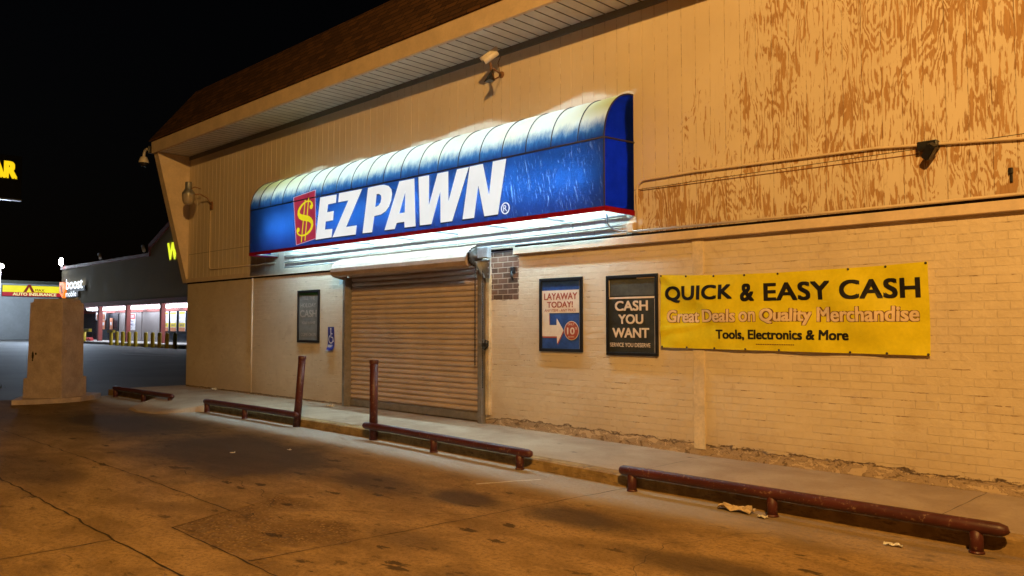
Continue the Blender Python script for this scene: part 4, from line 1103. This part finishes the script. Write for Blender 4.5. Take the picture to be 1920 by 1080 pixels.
# things seen through / stuck on the shop front
def flat_poster(name, x0, x1, z0, z1, base, label, cat, lines, group=None, y=SF - .06):
    if y == SF - .06:
        sc_ = lambda q: 1.5 + (q - 1.5) * K
        x0 *= K; x1 *= K; z0, z1 = sc_(z0), sc_(z1)
        lines = [(m, [(i[0], i[1] * K, i[2] * K, sc_(i[3]), sc_(i[4])) for i in it]) for m, it in lines]
    th = thing(name, ((x0 + x1) / 2, y, z0), label, cat, group)
    MB().box(x0, x1, y - .02, y, z0, z1).build('sheet', base, th)
    for m, items in lines:
        s = MB()
        for it in items:
            if it[0] == 'r': rect(s, it[1], it[2], it[3], it[4], y - .028)
            else: add_text(s, it[0], it[1], it[2], it[3], it[4], lambda u, v: (u, y - .036, v), .03)
        s.build(it and ('lettering' if items[0][0] != 'r' else 'colour_block'), m, th)
    return th
M_W = mat('white_print', (.75, .76, .80), .6); M_RD = mat('red_print', (.55, .05, .05), .6); M_BL = mat('blue_print', (.04, .05, .20), .6); M_YP = mat('yellow_print', (.75, .62, .05), .6); M_OR = mat('salmon_print', (.55, .22, .12), .6)
flat_poster('shop_banner', -68.05, -66.1, 1.2, 2.55, M_W, 'white and red paper banner on the grey shop front beside the red post', 'banner',
            [(M_RD, [('r', -68.0, -66.15, 2.1, 2.5)]), (M_W, [('FOR LEASE', -67.9, -66.3, 2.2, 2.42)]), (M_BL, [('A CALL', -67.8, -66.4, 1.86, 2.02), ('713-4411', -67.85, -66.3, 1.55, 1.76), ('Ave. A', -67.4, -66.7, 1.33, 1.45)])])
PL = ['yellow bordered poster in the dark shop window, closest to the red post', 'yellow bordered poster in the dark shop window, between two like it', 'yellow bordered poster in the dark shop window, half hidden by the store corner']
for k, x in enumerate((-60.75, -59.35, -57.85)):
    flat_poster('window_poster', x, x + 1.05, 1.15, 2.6, M_W, PL[k], 'poster', [(M_YP, [('r', x, x + 1.05, 1.45, 1.75), ('r', x + .05, x + 1.0, 2.4, 2.55)]), (M_OR, [('r', x, x + 1.05, 1.15, 1.42)]), (M_BL, [('SALE', x + .2, x + .85, 1.52, 1.68)])], 'posters in the shop window')
for x, lab in ((-73.5, 'salmon paper sheet taped on the shop door, nearer the pedestal'), (-71.7, 'salmon paper sheet taped on the shop door, nearer the white banner')):
    flat_poster('door_poster', x, x + .65, 1.25, 2.2, M_OR, lab, 'poster', [(M_W, [('r', x + .12, x + .5, 1.6, 1.85)])], 'sheets on the shop door')
flat_poster('hanging_sign', -78.0, -75.5, 2.05, 2.75, M_W, 'white framed brown sign hanging under the walkway lights by the pedestal', 'sign', [(M_OR, [('r', -77.8, -75.7, 2.1, 2.6)])], y=MY + .9)
# walkway lights
t = NT('walkway_light_panel'); t.pos(); t.put(t.b.inputs['Emission Color'], (.80, .87, 1.0)); t.b.inputs['Emission Strength'].default_value = CANOPY_E
M_CLT = t.done((.8, .8, .8), .5)
LN = ['glowing walkway light box above the hanging sign', 'glowing walkway light box above the shop doors', 'glowing walkway light box above the white banner', 'glowing walkway light box above the grey panel right of the banner', 'glowing walkway light box above the yellow posters']
for (a, b), lab in zip(((-79.0, -75.2), (-74.1, -68.9), (-67.9, -65.3), (-64.6, -61.9), (-60.9, -56.2)), LN):
    o = MB(); o.prism([(MY + .35, 3.12), (MY + 1.5, 3.18), (MY + 1.5, 3.0), (MY + .9, 2.93), (MY + .45, 2.96)], lambda u, v, t: (t, u, v), a, b)
    tag(o.build('walkway_light', M_CLT, loc=((a + b) / 2, MY + 1, 3.1)), lab, 'light', 'walkway lights of the strip mall')
w = MB(); w.box(-85, -40, MY + .42, MY + 3.2, 3.2, 3.27); w.build('walkway_ceiling', M_PANEL, SM)
# channel-letter sign with an orange emblem
M_SW = emit('white_channel_letter', (.86, .93, 1.0), 1.7)
bs = thing('channel_letter_sign', (-81, MY, 4.9), 'lit white channel letter sign with an orange emblem on the mall corner', 'sign')
em = MB(); em.prism([(-84.75, 5.75), (-83.3, 5.6), (-83.2, 5.0), (-83.75, 4.15), (-84.9, 4.75)], lambda u, v, t: (u, t, v), MY - .25, MY)
emo = em.build('emblem', emit('orange_emblem', (1.0, .22, .015), 1.3), bs)
e2 = MB(); e2.prism([(-84.5, 5.4), (-84.25, 5.45), (-83.75, 4.7), (-83.95, 4.55)], lambda u, v, t: (u, t, v), MY - .27, MY - .255); e2.build('emblem_stroke', M_BLACK, emo)
s = MB(); add_text(s, 'boost', -82.95, -78.3, 4.95, 5.95, lambda u, v: (u, MY - .22, v), .035); add_text(s, 'mobile', -82.95, -80.0, 4.28, 4.80, lambda u, v: (u, MY - .22, v), .02)
s.build('lettering', M_SW, bs)
s = MB(); s.box(-83.1, -78.0, MY - .12, MY - .002, 4.75, 5.2); s.box(-83.1, -79.8, MY - .12, MY - .002, 4.2, 4.74); s.build('raceway', M_BLACK, bs)
ky = thing('channel_letter_sign', (-59, MY, 6.4), 'lit yellow channel letter sign cut off by the roof corner of the store', 'sign')
s = MB(); add_text(s, 'W', -60.0, -58.1, 6.4, 7.7, lambda u, v: (u, MY - .15, v), .06); s.build('lettering', emit('yellow_green_letter', (.85, .95, .02), 1.1), ky)
s = MB(); s.box(-60.05, -58.0, MY - .1, MY - .002, 6.35, 6.6); s.build('raceway', M_STUC, ky)
# yellow bollards at the walkway edge
M_YB = mat('yellow_bollard_paint', (.55, .42, .03), .5, .4, 0, .15, 3)
BX = [-65.87, -64.63, -63.43, -62.15, -60.91, -59.02, -57.78, -56.57, -55.31, -54.0]
def bollard_mesh():
    return MB().tube([(0, 0, 0), (0, 0, 1.0)], .13, 12, caps=False).lathe([(.13, 1.0), (.11, 1.05), (.06, 1.08), (.001, 1.09)], (0, 0, 0), 12)
b0 = bollard_mesh().build('bollard', M_YB)
BL = ['by the open shop doors, topped with a crossbar', 'right beside the crossbar bollard', 'in front of the red post by the doors', 'in front of the white paper banner', 'closest to the right of the paper banner', 'after the gap, before the grey panel joint', 'in front of the right grey panel', 'in front of the red post by the yellow posters', 'below the first yellow poster', 'closest to the store corner']
for k, x in enumerate(BX):
    o = b0 if k == 0 else b0.copy()
    if k: COL.objects.link(o)
    y = 13.95 - .0 * k; o.location = (x, y, zg(x) - .012)
    tag(o, 'yellow bollard ' + BL[k], 'bollard', 'yellow bollards by the walkway')
cbar = MB(); cbar.box(-.62, .62, -.09, .09, .98, 1.16); cbar.build('crossbar', M_YB, b0)
o = MB(); o.tube([(0, 0, 0), (0, 0, 1.0)], .2, 12).box(-1.6, 1.6, -.12, .12, .98, 1.22)
o = o.build('barrier_post', M_YB); o.location = (-73.3, 14.3, zg(-73) - .012)
tag(o, 'yellow T-shaped barrier post just right of the pedestal', 'barrier')
tr = MB()
for k in range(5): tr.bbox(-75.2 + k * .28, -74.98 + k * .28, 15.0, 15.3, .26, .45 + .1 * (k % 2), .03)
tag(tr.build('bag_pile', [M_RD][0], loc=(-74.6, 15.1, .26)), 'small pile of red bags on the walkway beside the barrier post', 'bags')
ln = MB(); ln.add([(-47.0, 8.0, zg(-47) + .0), (-46.2, 8.0, zg(-46)), (-41.5, 9.0, zg(-41.5)), (-42.3, 9.0, zg(-42))], [(0, 1, 2, 3)])
struct(ln.build('parking_line', mat('white_road_paint', (.55, .55, .55), .7)))
# roof spot lamps
for x, lab in ((-74.3, 'small white roof spotlight tilted over the mall coping, nearer the bright floodlight'), (-64.6, 'small white roof spotlight tilted over the mall coping, nearer the gable')):
    th = thing('roof_spotlight', (x, MY, 7.2), lab, 'spotlight', 'roof spotlights')
    MB().tube([(x, MY + .2, 7.2), (x, MY, 7.5)], .05, 8).build('arm', M_BLACK, th)
    MB().tube([(x - .25, MY - .1, 7.85), (x + .3, MY - .2, 7.4)], .13, 10).build('lamp_head', M_W, th)
# big floodlight on the corner
M_FL = emit('white_led_face', (.90, .95, 1.0), 40.0, .02)
th = thing('floodlight', (-84, MY, 7.2), 'dazzling white floodlight on the roof corner of the strip mall', 'floodlight')
MB().tube([(-84, MY + .2, 7.1), (-84, MY, 7.5)], .06, 8).build('arm', M_BLACK, th)
MB().bbox(-84.45, -83.45, MY - .35, MY - .05, 7.35, 7.95, .03).build('housing', M_BLACK, th)
MB().lathe([(.40, -.352), (.36, -.46), (.22, -.55), (.001, -.58)], (-83.95, MY, 7.65), 20, 'y').build('lamp_face', M_FL, th)
fl_d = bpy.data.lights.new('flood_beam', 'SPOT'); fl_d.energy = FLOOD_W; fl_d.color = (.62, .78, 1.0); fl_d.shadow_soft_size = 1.2
fo = bpy.data.objects.new('flood_beam', fl_d); COL.objects.link(fo); fo.parent = th; fo.location = (1.1, -1.2, .45)
fl_d.spot_size = rad(125); fl_d.spot_blend = .6
fo.rotation_euler = Vector((6, -11, -7)).to_track_quat('-Z', 'Y').to_euler()
th = thing('street_lamp', (-92.44, 12.35, .1), 'white lit street lamp on a pale pole at the left edge', 'street lamp')
MB().tube([(-92.44, 12.4, .1), (-92.44, 12.4, 7.3)], .09, 8).build('pole', M_W, th)
sl_d = bpy.data.lights.new('lamp_light', 'POINT'); sl_d.energy = 2400; sl_d.color = (.72, .86, 1.0); sl_d.shadow_soft_size = .4
so = bpy.data.objects.new('lamp_light', sl_d); COL.objects.link(so); so.parent = th; so.location = (.0, -.0, 6.9)
MB().lathe([(.001, .35), (.3, .25), (.38, 0), (.3, -.1), (.001, -.14)], (-92.44, 12.4, 7.45), 14).build('lamp_head', emit('warm_white_globe', (1.0, .97, .80), 30.0, .02), th)

# ------------------------------------------------------------------ insurance shop (wing facing us, far left)
IB = thing('insurance_shop', (-98.7, 15, .1), 'long pale blue-grey walled shop under a lit yellow sign, far left', 'building')
M_IW = mat('pale_grey_wall', (.42, .46, .50), .8, .3, 0, .1, .6)
MB().box(-110, -98.7, -14, 34, .0, 6.15).build('wall', M_IW, IB)
MB().box(-110.2, -98.5, -14.2, 34.2, 6.15, 6.45).build('parapet', mat('dark_parapet', (.10, .11, .09), .8), IB)
xi = -98.55
isg = thing('lit_sign', (xi, 17, 4.8), 'long lit yellow and red box sign on the pale blue-grey wall', 'sign')
MB().box(xi - .14, xi, 14.05, 21.2, 4.75, 5.95).build('sign_box', M_BLACK, isg)
MB().box(xi + .002, xi + .04, 14.1, 21.2, 5.2, 5.92).build('yellow_panel', emit('lit_yellow_panel', (.95, .86, .03), .95, .08, 1), isg)
MB().box(xi + .002, xi + .04, 14.1, 21.2, 4.78, 5.195).build('red_panel', emit('lit_red_panel', (.62, .02, .04), .75, .15, 1), isg)
fx = lambda u, v: (xi + .055, u, v)
s = MB(); s.add([fx(16.05, 5.22), fx(16.35, 5.22), fx(16.6, 5.75), fx(16.85, 5.22), fx(17.15, 5.22), fx(16.72, 6.05), fx(16.5, 6.05)], [(0, 1, 2, 6), (2, 3, 4, 5), (2, 5, 6)])
add_text(s, 'MAX', 17.2, 18.1, 5.32, 5.58, fx, .03); s.add([fx(17.2, 5.22), fx(18.15, 5.22), fx(18.15, 5.26), fx(17.2, 5.26)], [(0, 1, 2, 3)])
s.build('red_lettering', emit('dark_red_letter', (.40, .03, .02), .5), isg)
s = MB(); add_text(s, '713-', 19.85, 20.85, 5.32, 5.68, fx, .03); s.build('phone_number', mat('dark_sign_ink', (.05, .05, .02), .6), isg)
s = MB(); add_text(s, 'AUTO INSURANCE', 15.05, 19.3, 4.83, 5.15, fx, .05); s.build('yellow_lettering', emit('pale_yellow_letter', (.95, .92, .45), .9), isg)

# ------------------------------------------------------------------ tall pole sign, top left
ps = thing('pole_sign', (-68.4, 5.0, .05), 'tall black pole sign with glowing yellow capital letters at the upper left', 'sign')
MB().box(-68.75, -68.35, 1.5, 8.15, 11.05, 14.3).build('cabinet', M_BLACK, ps)
MB().box(-68.8, -68.3, 1.4, 8.2, 10.93, 11.04).build('lower_rim', M_STEEL, ps)
MB().tube([(-68.55, 4.6, .05), (-68.55, 4.6, 11)], .22, 12).build('pole', M_BLACK, ps)
fx2 = lambda u, v: (-68.33, u, v)
s = MB(); add_text(s, 'AR', 5.98, 7.87, 12.55, 13.85, fx2, .07); s.build('lettering', emit('glowing_yellow_letter', (1.0, .66, .01), 1.0, .05), ps)

# ------------------------------------------------------------------ litter on the ground
M_PAP = mat('crumpled_paper', (.55, .42, .27), .8, .3, 0, .2, 10); M_PAP2 = mat('white_scrap', (.7, .66, .58), .8)
def scrap(x, y, sx_, sy_, h, m, label, seed, cat='litter', zf=zg):
    b = MB(); n = 7
    def fn(u, v):
        q = noise.noise((u * 4 + seed, v * 4, seed)); r = noise.noise((u * 3, v * 3 + seed, 9))
        return (x + (u - .5) * sx_ + r * .02, y + (v - .5) * sy_ + q * .03, zf(x) + .006 + h * abs(q) * 2.2)
    b.grid(n, n, fn, False); o = b.build('litter', m, loc=(x, y, zf(x))); return tag(o, label, cat)
scrap(-3.78, -1.86, .34, .12, .05, M_PAP, 'crumpled tan paper bag by the kerb under the right red rail', 1.3)
scrap(-3.48, -1.93, .09, .06, .02, M_PAP2, 'white paper scrap next to the crumpled tan bag', 4.1)
scrap(-2.32, -2.05, .13, .05, .015, M_PAP2, 'pale paper strip near the right end of the longest red rail', 2.2)
scrap(-9.6, -3.1, .05, .04, .012, M_PAP2, 'tiny white scrap on the dark oil stain, closer to the kerb', 7.7)
scrap(-9.9, -3.75, .05, .04, .012, M_PAP2, 'tiny white scrap on the dark oil stain, further from the kerb', 5.2)
scrap(-18.2, -.12, .22, .09, .05, M_PAP2, 'white plastic scrap lying against the foot of the brick wall', 8.8, zf=zs)
scrap(-12.9, -.35, .16, .07, .03, M_PAP, 'brown leaf scrap on the sidewalk left of the shutter', 3.4, zf=zs)

for o in bpy.data.objects:
    if '_o' in o: del o['_o']
S.cycles.use_denoising = True
S.cycles.max_bounces = 8
S.cycles.sample_clamp_indirect = 4.0
